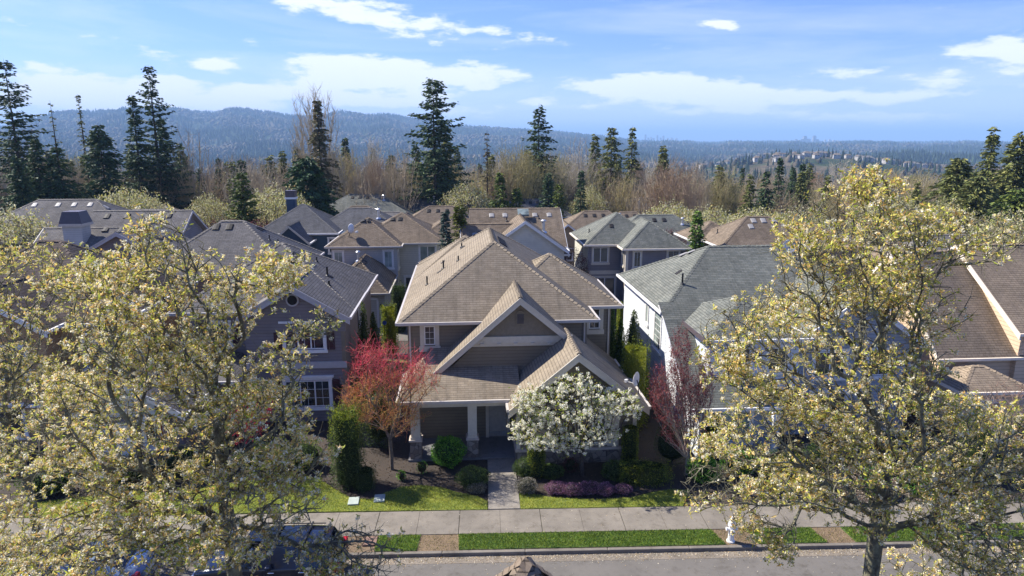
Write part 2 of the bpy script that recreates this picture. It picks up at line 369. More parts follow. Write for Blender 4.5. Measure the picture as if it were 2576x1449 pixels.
# verge grass pieces (left of bare patch, centre, right)
def lawn(name,poly,z,mat='grass',seed=0,dens=260,h=.045,cols=None):
    m=MB(); m.prism([(x,y,z-.06) for x,y in poly],(0,0,.06)); o=m.build(name,mat); tag(o,kind='structure')
    return o
def blades(name,polys,z,dens,h,pal,label):
    r=rng(5); P=[]
    for poly in polys:
        pts=np.array(poly); lo=pts.min(0); hi=pts.max(0); n=int((hi[0]-lo[0])*(hi[1]-lo[1])*dens); q=lo+r.random((n,2))*(hi-lo)
        ins=np.zeros(n,bool); k=len(poly); jx=k-1
        for ii in range(k):
            xi,yi=poly[ii]; xj,yj=poly[jx]
            c=((yi>q[:,1])!=(yj>q[:,1]))&(q[:,0]<(xj-xi)*(q[:,1]-yi)/(yj-yi+1e-12)+xi); ins^=c; jx=ii
        P.append(q[ins])
    q=np.concatenate(P); n=len(q); c=np.column_stack([q,np.full(n,z)]); d=rdir(r,n); d[:,2]=np.abs(d[:,2])+1.1; d/=np.linalg.norm(d,axis=1,keepdims=True)
    V=leaves(c,d,h*(.6+.8*r.random(n)),.014+.01*r.random(n),r)
    o=npobj(name,V,quadsF(n),'leaf',pick(r,pal,n,.25)); tag(o,label,'grass',kind='stuff'); return o
def xz(u,v): p=atz(u,v,0); return (p[0],p[1])
verge=[[(-4.3,22.58),(-2.75,22.58),(-2.7,23.57),(-4.3,23.57)],[(-1.2,22.58),(8.75,22.58),(8.5,23.57),(-1.25,23.57)],[(10.0,22.58),(12.6,22.58),(12.4,23.57),(9.9,23.57)],[(13.7,22.58),(32,22.58),(32,23.57),(13.6,23.57)],[(-34,22.58),(-18.2,22.58),(-18.4,23.57),(-34,23.57)],[(-14,22.58),(-9,22.58),(-9,23.57),(-14,23.57)]]
for i,p in enumerate(verge): lawn('verge_grass',p,.02,'grass2')
l1=[xz(720,1290),xz(1226,1283),xz(1226,1262),xz(1200,1250),xz(1150,1240),xz(1110,1228),xz(1060,1222),xz(1010,1226),xz(960,1245),xz(930,1258),xz(880,1253),xz(850,1236),xz(800,1205),xz(740,1195),xz(600,1215),xz(420,1240),xz(300,1240),xz(60,1270),xz(60,1304),xz(400,1298)]
l1=[(p[0],max(p[1],25.33)) for p in l1]; l1=l1[::-1]
l2=[xz(1309,1281),xz(1720,1278),xz(1735,1235),xz(1690,1232),xz(1640,1240),xz(1590,1253),xz(1500,1258),xz(1400,1254),xz(1340,1245),xz(1306,1240)]
l2=[(p[0],max(p[1],25.33)) for p in l2]
lawn('lawn',l1,.03,'grass'); lawn('lawn',l2,.03,'grass')
GP=[(.28,.33,.035),(.42,.44,.055),(.48,.46,.09),(.18,.26,.03)]; GP2=[(.10,.19,.025),(.17,.27,.035),(.30,.37,.06),(.06,.12,.018)]
blades('lawn_grass',[l1,l2],.03,900,.055,GP,'short mossy yellow-green grass growing on the front lawns')
blades('verge_blades',verge,.02,1500,.075,GP2,'longer bright green grass growing in the kerb verges')
blades('weeds',[[(-2.75,22.6),(-1.2,22.6),(-1.25,23.56),(-2.7,23.56)],[(8.75,22.6),(10,22.6),(9.9,23.56),(8.5,23.56)],[(12.6,22.6),(13.7,22.6),(13.6,23.56),(12.4,23.56)]],.0,330,.05,[(.22,.22,.06),(.35,.27,.12),(.14,.16,.04),(.4,.33,.2)],'sparse dry weeds and debris on the bare soil patches of the verge')
# walkway and porch slab
w=[xz(1228.5,1283),xz(1309,1281),xz(1297,1178),xz(1294,1140),xz(1226,1140),xz(1227,1178)]
m=MB(); m.prism([(x,y,-.1) for x,y in w],(0,0,.145)); tag(m.build('walkway','aggregate',bevel=.01),kind='structure')
# ------------------------------------------------------------------ houses
class House:
    def __init__(s,name,cx,cy,label,cat='house',group=None,gz=0.,rot=0):
        x,y=l2w(cx,cy); s.o=(cx,cy,gz); s.root=empty(name,(x,y,gz),HA+rot,label,cat,group); s.w=MB(); s.wm=[]; s.r=MB(); s.rm=[]; s.zf=[]; s.g=MB(); s.tr=MB(); s.trm='trim'; s.gs=[]; s.ts=[]; s.kids=[]; s.gm='gutter'
    def newg(s):
        if s.g.v: s.gs.append(s.g); s.g=MB()
        if s.tr.v: s.ts.append(s.tr); s.tr=MB()
    def mi(s,lst,m):
        if m not in lst: lst.append(m)
        return lst.index(m)
    def wall(s,x0,x1,y0,y1,z0,z1,m): s.w.box(x0,x1,y0,y1,z0,z1,s.mi(s.wm,m))
    def hip(s,x0,x1,y0,y1,ze,p,m,gut='FLRB',pe=None,caps=True,ends='LR'):
        s.newg(); pe=pe or p; k=s.mi(s.rm,m); t=s.mi(s.rm,s.gm); W=x1-x0; D=y1-y0; lo=ze-.17
        if W>=D:
            h=D/2; zr=ze+h*p; ins=h*p/pe; iL=ins if 'L' in ends else 0; iR=ins if 'R' in ends else 0
            if iL+iR>W: iL=iR=W/2
            a=(x0+iL,y0+h,zr); b=(x1-iR,y0+h,zr)
            s.r.face([(x0,y0,ze),(x1,y0,ze),b,a],k); s.r.face([(x1,y1,ze),(x0,y1,ze),a,b],k)
            s.r.face([(x0,y1,ze),(x0,y0,ze),a],k); s.r.face([(x1,y0,ze),(x1,y1,ze),b],k)
            s.zf.append((x0,x1,y0,y1,lambda x,y:min(ze+p*min(y-y0,y1-y),ze+(pe*(x-x0) if iL else 99),ze+(pe*(x1-x) if iR else 99))))
        else:
            h=W/2; zr=ze+h*p; ins=min(h*p/pe,D/2); a=(x0+h,y0+ins,zr); b=(x0+h,y1-ins,zr)
            s.r.face([(x0,y0,ze),(x1,y0,ze),a],k); s.r.face([(x1,y1,ze),(x0,y1,ze),b],k)
            s.r.face([(x0,y1,ze),(x0,y0,ze),a,b],k); s.r.face([(x1,y0,ze),(x1,y1,ze),b,a],k)
            s.zf.append((x0,x1,y0,y1,lambda x,y:ze+min(p*min(x-x0,x1-x),pe*min(y-y0,y1-y))))
        c=[(x0,y0),(x1,y0),(x1,y1),(x0,y1)]
        s.r.face([(x,y,lo) for x,y in c[::-1]],t)
        for i in range(4):
            p0,p1=c[i],c[(i+1)%4]; s.r.face([(*p0,lo),(*p1,lo),(*p1,ze),(*p0,ze)],t)
        if caps:
            for q,e in (((x0,y0),a),((x1,y0),b if W>=D else a),((x1,y1),b),((x0,y1),a if W>=D else b)): s.cap((*q,ze),e,k)
            if math.dist(a,b)>.1: s.cap(a,b,k)
        s.gut(x0,x1,y0,y1,ze,gut); return a,b
    def gut(s,x0,x1,y0,y1,ze,gut,w=.11,hh=.13):
        if 'F' in gut: s.g.box(x0-w,x1+w,y0-w,y0-.003,ze-hh+.01,ze+.015)
        if 'B' in gut: s.g.box(x0-w,x1+w,y1+.003,y1+w,ze-hh+.01,ze+.015)
        if 'L' in gut: s.g.box(x0-w,x0-.003,y0+.001,y1-.001,ze-hh+.012,ze+.017)
        if 'R' in gut: s.g.box(x1+.003,x1+w,y0+.001,y1-.001,ze-hh+.012,ze+.017)
    def cap(s,p,q,k,w=.13):
        p=np.array(p,float);q=np.array(q,float);d=q-p;L=np.linalg.norm(d);d/=L;side=np.cross(d,(0,0,1));side/=np.linalg.norm(side)+1e-9
        n=max(1,int(L/.28)); up=np.array((0,0,1.))
        for i in range(n):
            a=p+d*(L*i/n); b=p+d*(L*(i+1)/n)
            for sg in (-1,1):
                s.r.face([a+side*w*sg-up*.055+up*.035,b+side*w*sg-up*.055+up*.012,b+up*.032,a+up*.062] if sg<0 else [a+up*.062,b+up*.032,b+side*w*sg-up*.043,a+side*w*sg-up*.02],k)
            s.r.face([a-side*w-up*.02,a+up*.062,a+side*w-up*.02],k)
    def gabY(s,x0,x1,xr,zr,y0,y1,p,m,wally=None,wm=None,rake=.26,z0=None,gut='LR',p2=None,back=False):
        """gable with the ridge running away from the street"""
        s.newg(); k=s.mi(s.rm,m); t=s.mi(s.rm,s.gm); p2=p2 or p; zl=zr-(xr-x0)*p; zR=zr-(x1-xr)*p2
        th=.16
        s.r.face([(x0,y1,zl),(x0,y0,zl),(xr,y0,zr),(xr,y1,zr)],k); s.r.face([(x1,y0,zR),(x1,y1,zR),(xr,y1,zr),(xr,y0,zr)],k)
        s.r.face([(x0,y0,zl-th),(x0,y1,zl-th),(xr,y1,zr-th),(xr,y0,zr-th)],t); s.r.face([(x1,y1,zR-th),(x1,y0,zR-th),(xr,y0,zr-th),(xr,y1,zr-th)],t)
        s.r.face([(x0,y0,zl-th),(x0,y0,zl),(x0,y1,zl),(x0,y1,zl-th)],t); s.r.face([(x1,y0,zR-th),(x1,y1,zR-th),(x1,y1,zR),(x1,y0,zR)],t)
        for y in ((y0,y1) if back else (y0,)):
            yy=y; s.tr.prism([(x0-.02,yy-.045,zl-rake-.02),(xr,yy-.045,zr-rake),(xr,yy-.045,zr-.012),(x0-.02,yy-.045,zl-.03)],(0,.09,0)); s.tr.prism([(xr,yy-.045,zr-rake),(x1+.02,yy-.045,zR-rake-.02),(x1+.02,yy-.045,zR-.03),(xr,yy-.045,zr-.012)],(0,.09,0))
            s.tr.prism([(x0-.02,yy-.075,zl-.1),(xr,yy-.075,zr-.085),(xr,yy-.075,zr-.008),(x0-.02,yy-.075,zl-.025)],(0,.028,0)); s.tr.prism([(xr,yy-.075,zr-.085),(x1+.02,yy-.075,zR-.1),(x1+.02,yy-.075,zR-.025),(xr,yy-.075,zr-.008)],(0,.028,0))
        s.cap((xr,y0,zr),(xr,y1,zr),k)
        s.zf.append((x0,x1,y0,y1,lambda x,y:zr-(p*(xr-x) if x<xr else p2*(x-xr))))
        if wally is not None:
            o=.3; b=z0 if z0 is not None else min(zl,zR)-th
            pts=[(x0+o,wally,b),(x1-o,wally,b),(x1-o,wally,zR+o*p2-th-.02),(xr,wally,zr-th-.02),(x0+o,wally,zl+o*p-th-.02)]
            if pts[2][2]<=b+.01: pts=[(max(x0+o,xr-(zr-th-b)/p),wally,b),(min(x1-o,xr+(zr-th-b)/p2),wally,b),(xr,wally,zr-th-.02)]
            s.w.prism(pts,(0,.12,0),s.mi(s.wm,wm))
        if 'L' in gut: s.g.box(x0-.11,x0-.003,y0,y1,zl-.12,zl+.015)
        s.newg()
        if 'R' in gut: s.g.box(x1+.003,x1+.11,y0,y1,zR-.12,zR+.015)
    def gabX(s,x0,x1,y0,y1,ze,p,m,wm,rake=.24,o=.35,gut='F',sides='LR'):
        s.newg(); k=s.mi(s.rm,m); t=s.mi(s.rm,s.gm); yr=(y0+y1)/2; zr=ze+(yr-y0)*p; th=.16
        s.r.face([(x0,y0,ze),(x1,y0,ze),(x1,yr,zr),(x0,yr,zr)],k); s.r.face([(x1,y1,ze),(x0,y1,ze),(x0,yr,zr),(x1,yr,zr)],k)
        s.r.face([(x1,y0,ze-th),(x0,y0,ze-th),(x0,yr,zr-th),(x1,yr,zr-th)],t); s.r.face([(x0,y1,ze-th),(x1,y1,ze-th),(x1,yr,zr-th),(x0,yr,zr-th)],t)
        s.r.face([(x0,y0,ze-th),(x1,y0,ze-th),(x1,y0,ze),(x0,y0,ze)],t); s.r.face([(x1,y1,ze-th),(x0,y1,ze-th),(x0,y1,ze),(x1,y1,ze)],t)
        for X in [x for x,c in ((x0,'L'),(x1,'R')) if c in sides]:
            s.tr.prism([(X-.045,y0-.02,ze-rake),(X-.045,yr,zr-rake),(X-.045,yr,zr-.012),(X-.045,y0-.02,ze-.03)],(.09,0,0)); s.tr.prism([(X-.045,yr,zr-rake),(X-.045,y1+.02,ze-rake),(X-.045,y1+.02,ze-.03),(X-.045,yr,zr-.012)],(.09,0,0))
            w=X+o if X==x0 else X-o-.1
            s.w.prism([(w,y0+.3,ze-th),(w,y1-.3,ze-th),(w,yr,zr-th-.03)],(.1,0,0),s.mi(s.wm,wm))
        s.cap((x0,yr,zr),(x1,yr,zr),k); s.gut(x0,x1,y0,y1,ze,gut)
        s.zf.append((x0,x1,y0,y1,lambda x,y:ze+p*min(y-y0,y1-y)))
    def top(s,x,y): return max([f(x,y) for a,b,c,d,f in s.zf if a<=x<=b and c<=y<=d] or [0])
    def fbox(s,mb,f,pl,u0,u1,o0,o1,z0,z1,mi=0):
        if f=='F': mb.box(u0,u1,pl-o1,pl-o0,z0,z1,mi)
        elif f=='L': mb.box(pl-o1,pl-o0,u0,u1,z0,z1,mi)
        else: mb.box(pl+o0,pl+o1,u0,u1,z0,z1,mi)
    def win(s,f,pl,c,z0,w,h,tm='trim',glass='glass',cols=2,rows=0,trim=.13,sash='trim_white',div=1,shut=None,head=0):
        u0,u1=c-w/2,c+w/2; z1=z0+h; fr=MB(); B=lambda *a:s.fbox(fr,f,pl,*a)
        t=trim
        B(u0-t,u0,.0,.05,z0-t*.3,z1+t*.3,0); B(u1,u1+t,.0,.05,z0-t*.3,z1+t*.3,0); B(u0-t-.03,u1+t+.03,.0,.06,z1+t*.3,z1+t*1.3,0)
        a=.05
        B(u0,u0+a,.0,.035,z0,z1,1);B(u1-a,u1,.0,.035,z0,z1,1);B(u0+a,u1-a,.0,.035,z1-a,z1,1);B(u0+a,u1-a,.0,.035,z0,z0+a,1)
        for k in range(1,div): 
            x=u0+w*k/div; B(x-.035,x+.035,.0,.037,z0+a,z1-a,1)
        for k in range(1,cols*1):
            x=u0+w*k/cols
            if all(abs(x-(u0+w*q/div))>.05 for q in range(1,div)): B(x-.008,x+.008,.0,.022,z0+a,z1-a,1)
        for k in range(1,rows+1):
            z=z0+h*k/(rows+1); B(u0+a,u1-a,.0,.024,z-.008,z+.008,1)
        if head: B(u0-t-.12,u1+t+.12,.0,.12,z1+t*1.3+.001,z1+t*1.3+head,0)
        wo=fr.build('window',[tm,sash],s.root,s.o)
        g=MB(); s.fbox(g,f,pl,u0+a*.8,u1-a*.8,.0,.014,z0+a*.8,z1-a*.8); g.build('pane',glass,wo,s.o)
        q=MB(); s.fbox(q,f,pl,u0-t-.05,u1+t+.05,.0,.09,z0-t*1.6,z0-t*.3-.001); q.build('sill',tm,wo,s.o)
        if shut:
            for sg in (0,1):
                sh=MB(); sx=u0-t-.42 if sg==0 else u1+t+.04
                s.fbox(sh,f,pl,sx,sx+.38,.0,.05,z0-.05,z1+.05)
                for k in range(int(h/.1)): s.fbox(sh,f,pl,sx+.05,sx+.33,.051,.065,z0+.02+k*.1,z0+.07+k*.1)
                sh.build('shutter',shut,s.root,s.o)
    def pipe(s,x,y,h=.45,r=.045,m='black'):
        s.kids.append(('vent_pipe','P',x,y,h,r,m))
    def tvent(s,x,y,m='vent',sz=.22):
        sz=min(sz,.24); s.kids.append(('roof_vent','V',x,y,sz,0,m))
    def done(s):
        if s.w.v: s.wallo=s.w.build('wall',s.wm,s.root,s.o)
        ro=s.r.build('roof',s.rm,s.root,s.o); s.roof=ro
        s.newg()
        for q in s.gs: q.build('gutter',s.gm,ro,s.o)
        for q in s.ts: q.build('rake_board',s.trm,ro,s.o)
        for nm,k,x,y,a,b,m in s.kids:
            z=s.top(x,y); q=MB()
            if k=='P':
                q.lathe((x,y,z-.15),[(b*2.6,.05),(b*2.2,.17),(b*1.1,.22),(b,.25),(b,a+.15)],10)
                if m=='metal': q.lathe((x,y,z-.15),[(b*1.1,a+.08),(b*1.9,a+.12),(b*1.9,a+.2),(b*1.2,a+.28)],10)
            else:
                e=.4; dzx=(s.top(x+e,y)-s.top(x-e,y))/(2*e); dzy=(s.top(x,y+e)-s.top(x,y-e))/(2*e)
                prof=[(-1,0.02),(-1,.22),(-.75,.42),(0,.5),(.75,.42),(1,.22),(1,.02)]
                P=lambda u,w,h:(x+u,y+w,z+dzx*u+dzy*w+h*.8)
                al=abs(dzx)>abs(dzy)
                for t0,t1 in ((-1,1),):
                    pts=[]
                    for t in (t0,t1):
                        pts.append([P(t*a,pu*a,ph*a*.95) if al else P(pu*a,t*a,ph*a*.95) for pu,ph in prof])
                    q.prism(pts[0],tuple(pts[1][0][i]-pts[0][0][i] for i in range(3)))
            q.build(nm,m,ro,s.o)
    def part(s,name,mb,mats,parent=None,**k): return mb.build(name,mats,parent or s.root,s.o,**k)
# ---- main house
h=House('suburban_house',2.,38.,'taupe two-storey house with brown hip roof, twin front gables and a porch, in the centre')
RB='roof_brown'
h.hip(-3.35,6.82,33.35,49.4,5.8,.66,RB)
h.hip(1.5,8.7,36.15,43.4,5.8,.66,RB)
h.hip(-3.3,3.6,43.6,50.6,5.78,.72,RB,gut='B')
h.gabY(-1.55,8.38,2.70,7.38,31.8,36.3,.87,RB,32.2,'siding_taupe',z0=3.2,gut='LR',p2=.83,rake=.36)
h.gabY(1.95,8.36,5.08,5.47,28.8,33.,.83,RB,29.25,'siding_taupe',z0=2.5,gut='LR',p2=.80,rake=.38)
# porch roof
k=h.mi(h.rm,RB); t=h.mi(h.rm,'gutter'); zf=lambda y:3.0+.345*(y-29.8)
h.r.face([(-3.1,29.8,3.0),(2.6,29.8,3.0),(2.6,33.8,zf(33.8)),(-1.7,33.8,zf(33.8))],k); h.r.face([(-3.1,33.8,3.0),(-3.1,29.8,3.0),(-1.7,33.8,zf(33.8))],k)
h.r.face([(-3.1,29.8,2.83),(-3.1,33.8,2.83),(2.2,33.8,2.83),(2.2,29.8,2.83)],t); h.r.face([(-3.1,29.8,2.83),(2.2,29.8,2.83),(2.2,29.8,3.0),(-3.1,29.8,3.0)],t); h.r.face([(-3.1,33.8,2.83),(-3.1,29.8,2.83),(-3.1,29.8,3.0),(-3.1,33.8,3.0)],t)
h.cap((-3.1,29.8,3.),(-1.7,33.8,zf(33.8)),k); h.newg(); h.gut(-3.1,1.95,29.8,33.8,3.0,'FL')
S='siding_taupe'
h.wall(-2.85,6.3,33.8,48.9,0,5.7,S); h.wall(6.3,8.2,36.6,43.,0,5.7,S); h.wall(-1.2,7.95,32.34,36.2,0,2.6,S); h.wall(2.35,7.9,29.28,32.4,.75,2.72,S); h.wall(-2.8,2.36,32.2,33.8,0,3.4,S)
h.wall(2.3,7.95,29.22,32.4,-.1,.62,'stone'); h.wall(2.26,7.99,29.17,32.4,.62,.74,'cap')
h.wall(2.32,2.5,29.24,29.4,.75,2.72,'trim'); h.wall(7.76,7.94,29.24,29.4,.75,2.72,'trim'); h.wall(-2.89,-2.7,33.76,33.9,0,5.65,'smooth_taupe'); h.wall(6.1,6.33,33.76,33.9,0,5.65,'smooth_taupe')
# main gable infill: smooth upper triangle, band board with dentils, louvred vent
z1=5.35; q=MB(); q.prism([(2.7-(7.15-z1)/.87,32.14,z1),(2.7+(7.15-z1)/.83,32.14,z1),(2.7,32.14,7.15)],(0,.055,0)); h.part('gable_panel',q,'smooth_taupe')
q=MB(); q.box(.42,5.3,32.05,32.19,5.02,5.36); q.box(.2,5.45,32.1,32.19,4.86,5.02)
for i in range(6): q.box(.75+i*.83,.93+i*.83,31.98,32.1,4.93,5.04)
h.part('band_board',q,'trim')
q=MB(); pts=[(2.5,32.1,5.93),(2.97,32.1,5.93),(2.97,32.1,6.42)]+[(2.735+.235*math.cos(t),32.1,6.42+.235*math.sin(t)) for t in np.linspace(.2,PI-.2,8)]+[(2.5,32.1,6.42)]; q.prism(pts,(0,.05,0))
vo=h.part('louvre_vent',q,'smooth_taupe'); q=MB()
for i in range(8): q.box(2.57,2.9,32.06,32.098,6.0+i*.06,6.035+i*.06)
h.part('slat',q,'flashing',vo)
q=MB(); q.box(2.715,2.745,32.12,32.139,5.37,5.9); h.part('batten',q,'smooth_taupe')
h.win('F',33.8,-1.78,4.5,.54,1.0,cols=2,rows=2,trim=.22); h.win('F',36.6,7.28,4.4,.6,1.15,cols=2,rows=2,trim=.2); h.win('F',29.28,4.5,.95,1.05,1.6,cols=4,rows=3,div=2,trim=.06); h.win('F',29.28,5.85,.95,1.25,1.6,cols=4,rows=3,div=2,trim=.06)
for xa,xb in ((6.58,7.1),(3.2,3.85)):
    q=MB(); q.box(xa,xb,29.19,29.27,.8,2.75); q.box(xa+.07,xb-.07,29.175,29.189,.88,1.5); q.box(xa+.07,xb-.07,29.175,29.189,1.6,2.65); h.part('trim_panel',q,'trim')
h.wall(3.2,7.1,29.16,29.28,2.72,2.9,'trim')
# porch
q=MB(); q.box(-2.72,2.3,29.85,32.2,-.15,.08); h.part('porch_slab',q,'porch')
for cx_ in (-2.36,.3):
    q=MB(); q.box(cx_-.27,cx_+.27,29.93,30.47,.08,.95); co=h.part('porch_column',q,'stone'); q=MB(); q.box(cx_-.31,cx_+.31,29.89,30.51,.951,1.04); h.part('cap_stone',q,'cap',co)
    q=MB(); q.box(cx_-.24,cx_+.24,29.96,30.44,1.041,1.16); q.box(cx_-.21,cx_+.21,29.99,30.41,1.16,2.68); q.box(cx_-.25,cx_+.25,29.95,30.45,2.66,2.82); h.part('shaft',q,'trim',co)
q=MB(); q.box(-2.7,2.0,29.98,30.1,2.62,2.825); h.part('porch_beam',q,'trim')
q=MB(); q.box(1.0,1.16,32.08,32.2,.08,2.3); q.box(2.06,2.2,32.08,32.2,.08,2.3); q.box(1.0,2.2,32.07,32.2,2.3,2.45); h.part('door_frame',q,'trim')
q=MB(); q.box(1.17,2.05,32.13,32.19,.1,2.29)
for a,b_ in ((1.27,1.56),(1.66,1.95)):
    for c,d in ((.9,1.45),(1.55,2.15)): q.box(a,b_,32.112,32.129,c,d)
    
do=h.part('door',q,'door'); q=MB(); q.lathe((1.98,32.1,1.1),[(.035,-.03),(.04,0),(.03,.02)],10,ax=1); h.part('door_knob',q,'metal',do); q=MB(); q.box(1.2,2.02,32.118,32.129,.14,.38); h.part('kick_plate',q,'metal',do)
for a in ((-2.9,39.3),(-2.6,41.6),(-2.3,38.4)): pass
h.pipe(-2.1,38.6,.5); h.pipe(-1.2,40.4,.5,.05); h.pipe(-.3,39.7,.3); h.tvent(-1.45,40.2,sz=.13); h.tvent(-1.3,42.9,sz=.13); h.tvent(-.05,43.6,sz=.14); h.pipe(-.1,44.1,.25)
for y in (39.6,40.3,41.,41.7): h.tvent(2.35,y,sz=.22)
h.tvent(.9,45.4,sz=.22); h.pipe(1.5,47.,.7,.17,'metal')

for px_,py_,zb,zt_ in ((6.2,33.8,2.9,5.62),(-2.78,33.78,3.4,5.62),(8.08,36.62,.0,5.6)):
    q=MB(); q.box(px_-.04,px_+.04,py_-.08,py_-.02,zb,zt_); h.part('downpipe',q,'gutter')
h.done(); MAIN=h
def dish(loc,rz,label,sc=1,group=None):
    e=empty('satellite_dish',loc,rz,label,'satellite dish',group)
    q=MB(); n=20; prof=[(0.001,0),(.12,.012),(.22,.045),(.31,.09),(.315,.085),(.22,.03),(.12,-.005),(0.001,-.015)]
    q.lathe((0,0,0),prof,n,ax=1); q.v=[(x,y-.1,z*1.1+.62) for x,y,z in q.v]; q.build('reflector','dish',e,smooth=True)
    q=MB(); q.tube((0,.12,0),(0,.12,.3),.02,.02); q.tube((0,.12,.3),(0,.02,.6),.025,.025); q.tube((-.1,.2,0),(0,.12,.28),.012,.012); q.tube((.12,.2,0),(0,.12,.28),.012,.012); q.build('mast','black',e)
    q=MB(); q.tube((0,-.08,.4),(0,-.5,.42),.014,.014); q.box(-.06,.06,-.58,-.48,.37,.5); q.box(-.16,-.07,-.57,-.49,.39,.48); q.build('feed_arm','dish',e)
    e.scale=(sc,)*3; return e
p=l2w(8.05,30.0); dish((p[0],p[1],MAIN.top(8.05,30.)),R(-128),'grey satellite dish on the lower right eave of the central taupe house',1.05)
# ---- left neighbour
h=House('suburban_house',-10.,39.,'mauve-grey house with grey shingle roof and round gable vent, left of the central house'); h.gm='trim_grey'; h.trm='trim_grey'; RG='roof_grey'
h.hip(-15.6,-5.9,36.2,46.,5.8,.62,RG); h.gabY(-11.7,-5.9,-8.8,7.58,34.5,40.5,.6,RG,34.9,'siding_mauve',z0=5.0,rake=.36,gut='R')
S='siding_mauve'; h.wall(-15.2,-6.3,36.6,45.6,0,5.7,S); h.wall(-11.35,-6.28,34.98,37,0,5.72,S); h.wall(-11.4,-6.24,34.9,35.,3.0,3.35,'trim_grey'); h.wall(-6.45,-6.26,34.93,35.1,0,5.6,'smooth_taupe')
h.hip(-16.2,-11.35,33.2,37.4,3.0,.5,RG,gut='FL'); h.wall(-15.9,-11.4,33.6,37,0,2.9,S)
q=MB(); q.lathe((-8.8,34.86,6.72),[(.33,-.04),(.33,.04)],28,ax=1); vo=h.part('round_vent',q,'trim_grey'); q=MB(); q.lathe((-8.8,34.81,6.72),[(.25,-.01),(.25,.015)],24,ax=1); h.part('louvre',q,'vent',vo)
h.win('F',34.98,-8.35,4.05,2.0,1.25,tm='trim_white',cols=4,rows=1,div=3,shut='shutter',head=.12); h.win('F',34.98,-8.35,.85,2.3,1.45,tm='trim_white',cols=6,rows=2,div=3,shut='shutter',head=.12)
h.win('F',36.6,-13.2,3.9,1.0,1.2,tm='trim_white',cols=2,rows=1,shut='shutter'); h.win('R',-6.26,40.6,4.0,1.5,1.3,tm='trim_white',div=3)
q=MB(); q.lathe((-6.75,34.95,1.9),[(.19,-.02),(.19,.02)],16,ax=1); q.v=[(x*1+(x+6.75)*.35,y,z) for x,y,z in q.v]; h.part('house_number_plaque',q,'black')
for y in (39.7,40.3): h.tvent(-9.7,y,sz=.3)
h.pipe(-7.9,39.6,.55,.06); h.tvent(-7.8,39.8,sz=.16); h.pipe(-7.5,37.9,.3,.06); h.pipe(-8.8,41.2,.3); h.done(); LEFTN=h
# entry wing with white gable
h=House('entry_wing',-15.5,32,'grey gabled garage wing behind the flag, between the tan and mauve houses','garage wing'); h.gm='trim_white'; h.trm='trim_white'
h.gabY(-17.8,-12.6,-15.2,4.3,29.8,34.,.62,RG,30.2,'siding_white',z0=2.5,rake=.3); h.wall(-17.4,-13,30.25,34,0,2.75,'siding_mauve'); h.win('F',30.25,-14.2,1.0,.9,1.3,tm='trim_white'); 
q=MB(); q.box(-17,-15.1,30.17,30.25,0,2.2)
for i in range(4): q.box(-16.95,-15.15,30.155,30.169,.08+i*.53,.5+i*.53)
h.part('garage_door',q,'trim_white'); h.done()
# ---- far left tan house
h=House('suburban_house',-22.,38.,'orange-tan house with dark brown shingle roof, partly hidden by blossom at the far left'); h.gm='trim_white'; h.trm='trim_white'; RD='roof_darkbrown'
h.hip(-28,-16.9,33.6,43.6,6.0,.68,RD); h.gabY(-25.5,-19.5,-22.5,7.9,32.2,38,.62,RD,32.6,'siding_orange',z0=5.4,rake=.3); S='siding_orange'
h.wall(-27.6,-17.3,34,43.2,0,5.9,S); h.wall(-25.1,-19.9,32.65,35,0,6.0,S); h.win('F',32.65,-21.6,3.7,1.5,1.4,tm='trim_white',cols=2); h.win('F',34,-18.4,3.6,.9,1.3,tm='trim_white'); h.win('F',32.65,-22.5,.7,2.2,1.5,tm='trim_white',div=2); h.win('F',34,-18.3,.8,.9,1.3,tm='trim_white')
h.hip(-20.,-15.9,31.0,34.2,2.9,.5,RD,gut='FR'); h.wall(-19.7,-16.3,31.4,34,0,2.8,S)
h.tvent(-19.8,38.2,sz=.36); h.tvent(-18.6,39.6,sz=.3); h.pipe(-18.1,37.3,.3); h.done()
# ---- right neighbour
h=House('suburban_house',15.,38.,'blue-grey house with green-grey shingle roof and long swooping eave, right of the central house'); h.gm='trim_white'; h.trm='trim_white'; GN='roof_green'
h.hip(10.5,23.4,34.5,45.,5.8,.515,GN,pe=.64,gut='LRB'); S='siding_bluegrey'; h.wall(10.9,23.,34.9,44.6,0,5.7,S); 
k=h.mi(h.rm,GN); t=h.mi(h.rm,'trim_white'); pr=[(29.1,2.55),(30.,3.0),(31.,3.58),(32.,4.2),(33.,4.88),(34.,5.55),(35.2,6.2)]
for i in range(len(pr)-1):
    (ya,za),(yb,zb)=pr[i],pr[i+1]; xa,xb=10.45-.0*i,15.
    h.r.face([(xa,ya,za),(xb,ya,za),(xb,yb,zb),(xa,yb,zb)],k); h.r.face([(xa,yb,zb-.16),(xb,yb,zb-.16),(xb,ya,za-.16),(xa,ya,za-.16)],t)
    if i<5: h.tr.prism([(xa-.05,ya,za-.3),(xa-.05,yb,zb-.3),(xa-.05,yb,zb),(xa-.05,ya,za)],(.06,0,0))
    h.w.prism([(10.88,ya,0),(10.88,yb,0),(10.88,yb,zb-.2),(10.88,ya,za-.2)],(.1,0,0),h.mi(h.wm,'siding_white'))
h.r.face([(10.45,29.1,2.39),(15,29.1,2.39),(15,29.1,2.55),(10.45,29.1,2.55)],t); h.g.box(10.4,15,28.99,29.097,2.42,2.56)
h.wall(10.98,15,29.5,34.9,0,2.4,S); h.wall(10.87,10.899,34.9,44.6,0,5.66,'siding_white')
h.hip(11.5,16.6,30.4,36.4,5.45,.5,GN,gut='FR'); q=MB(); q.prism([(11.46,30.4,5.28),(11.46,34.2,5.28),(11.46,34.2,5.5),(11.46,30.4,5.5)],(-.06,0,0)); h.part('flashing',q,'flashing')
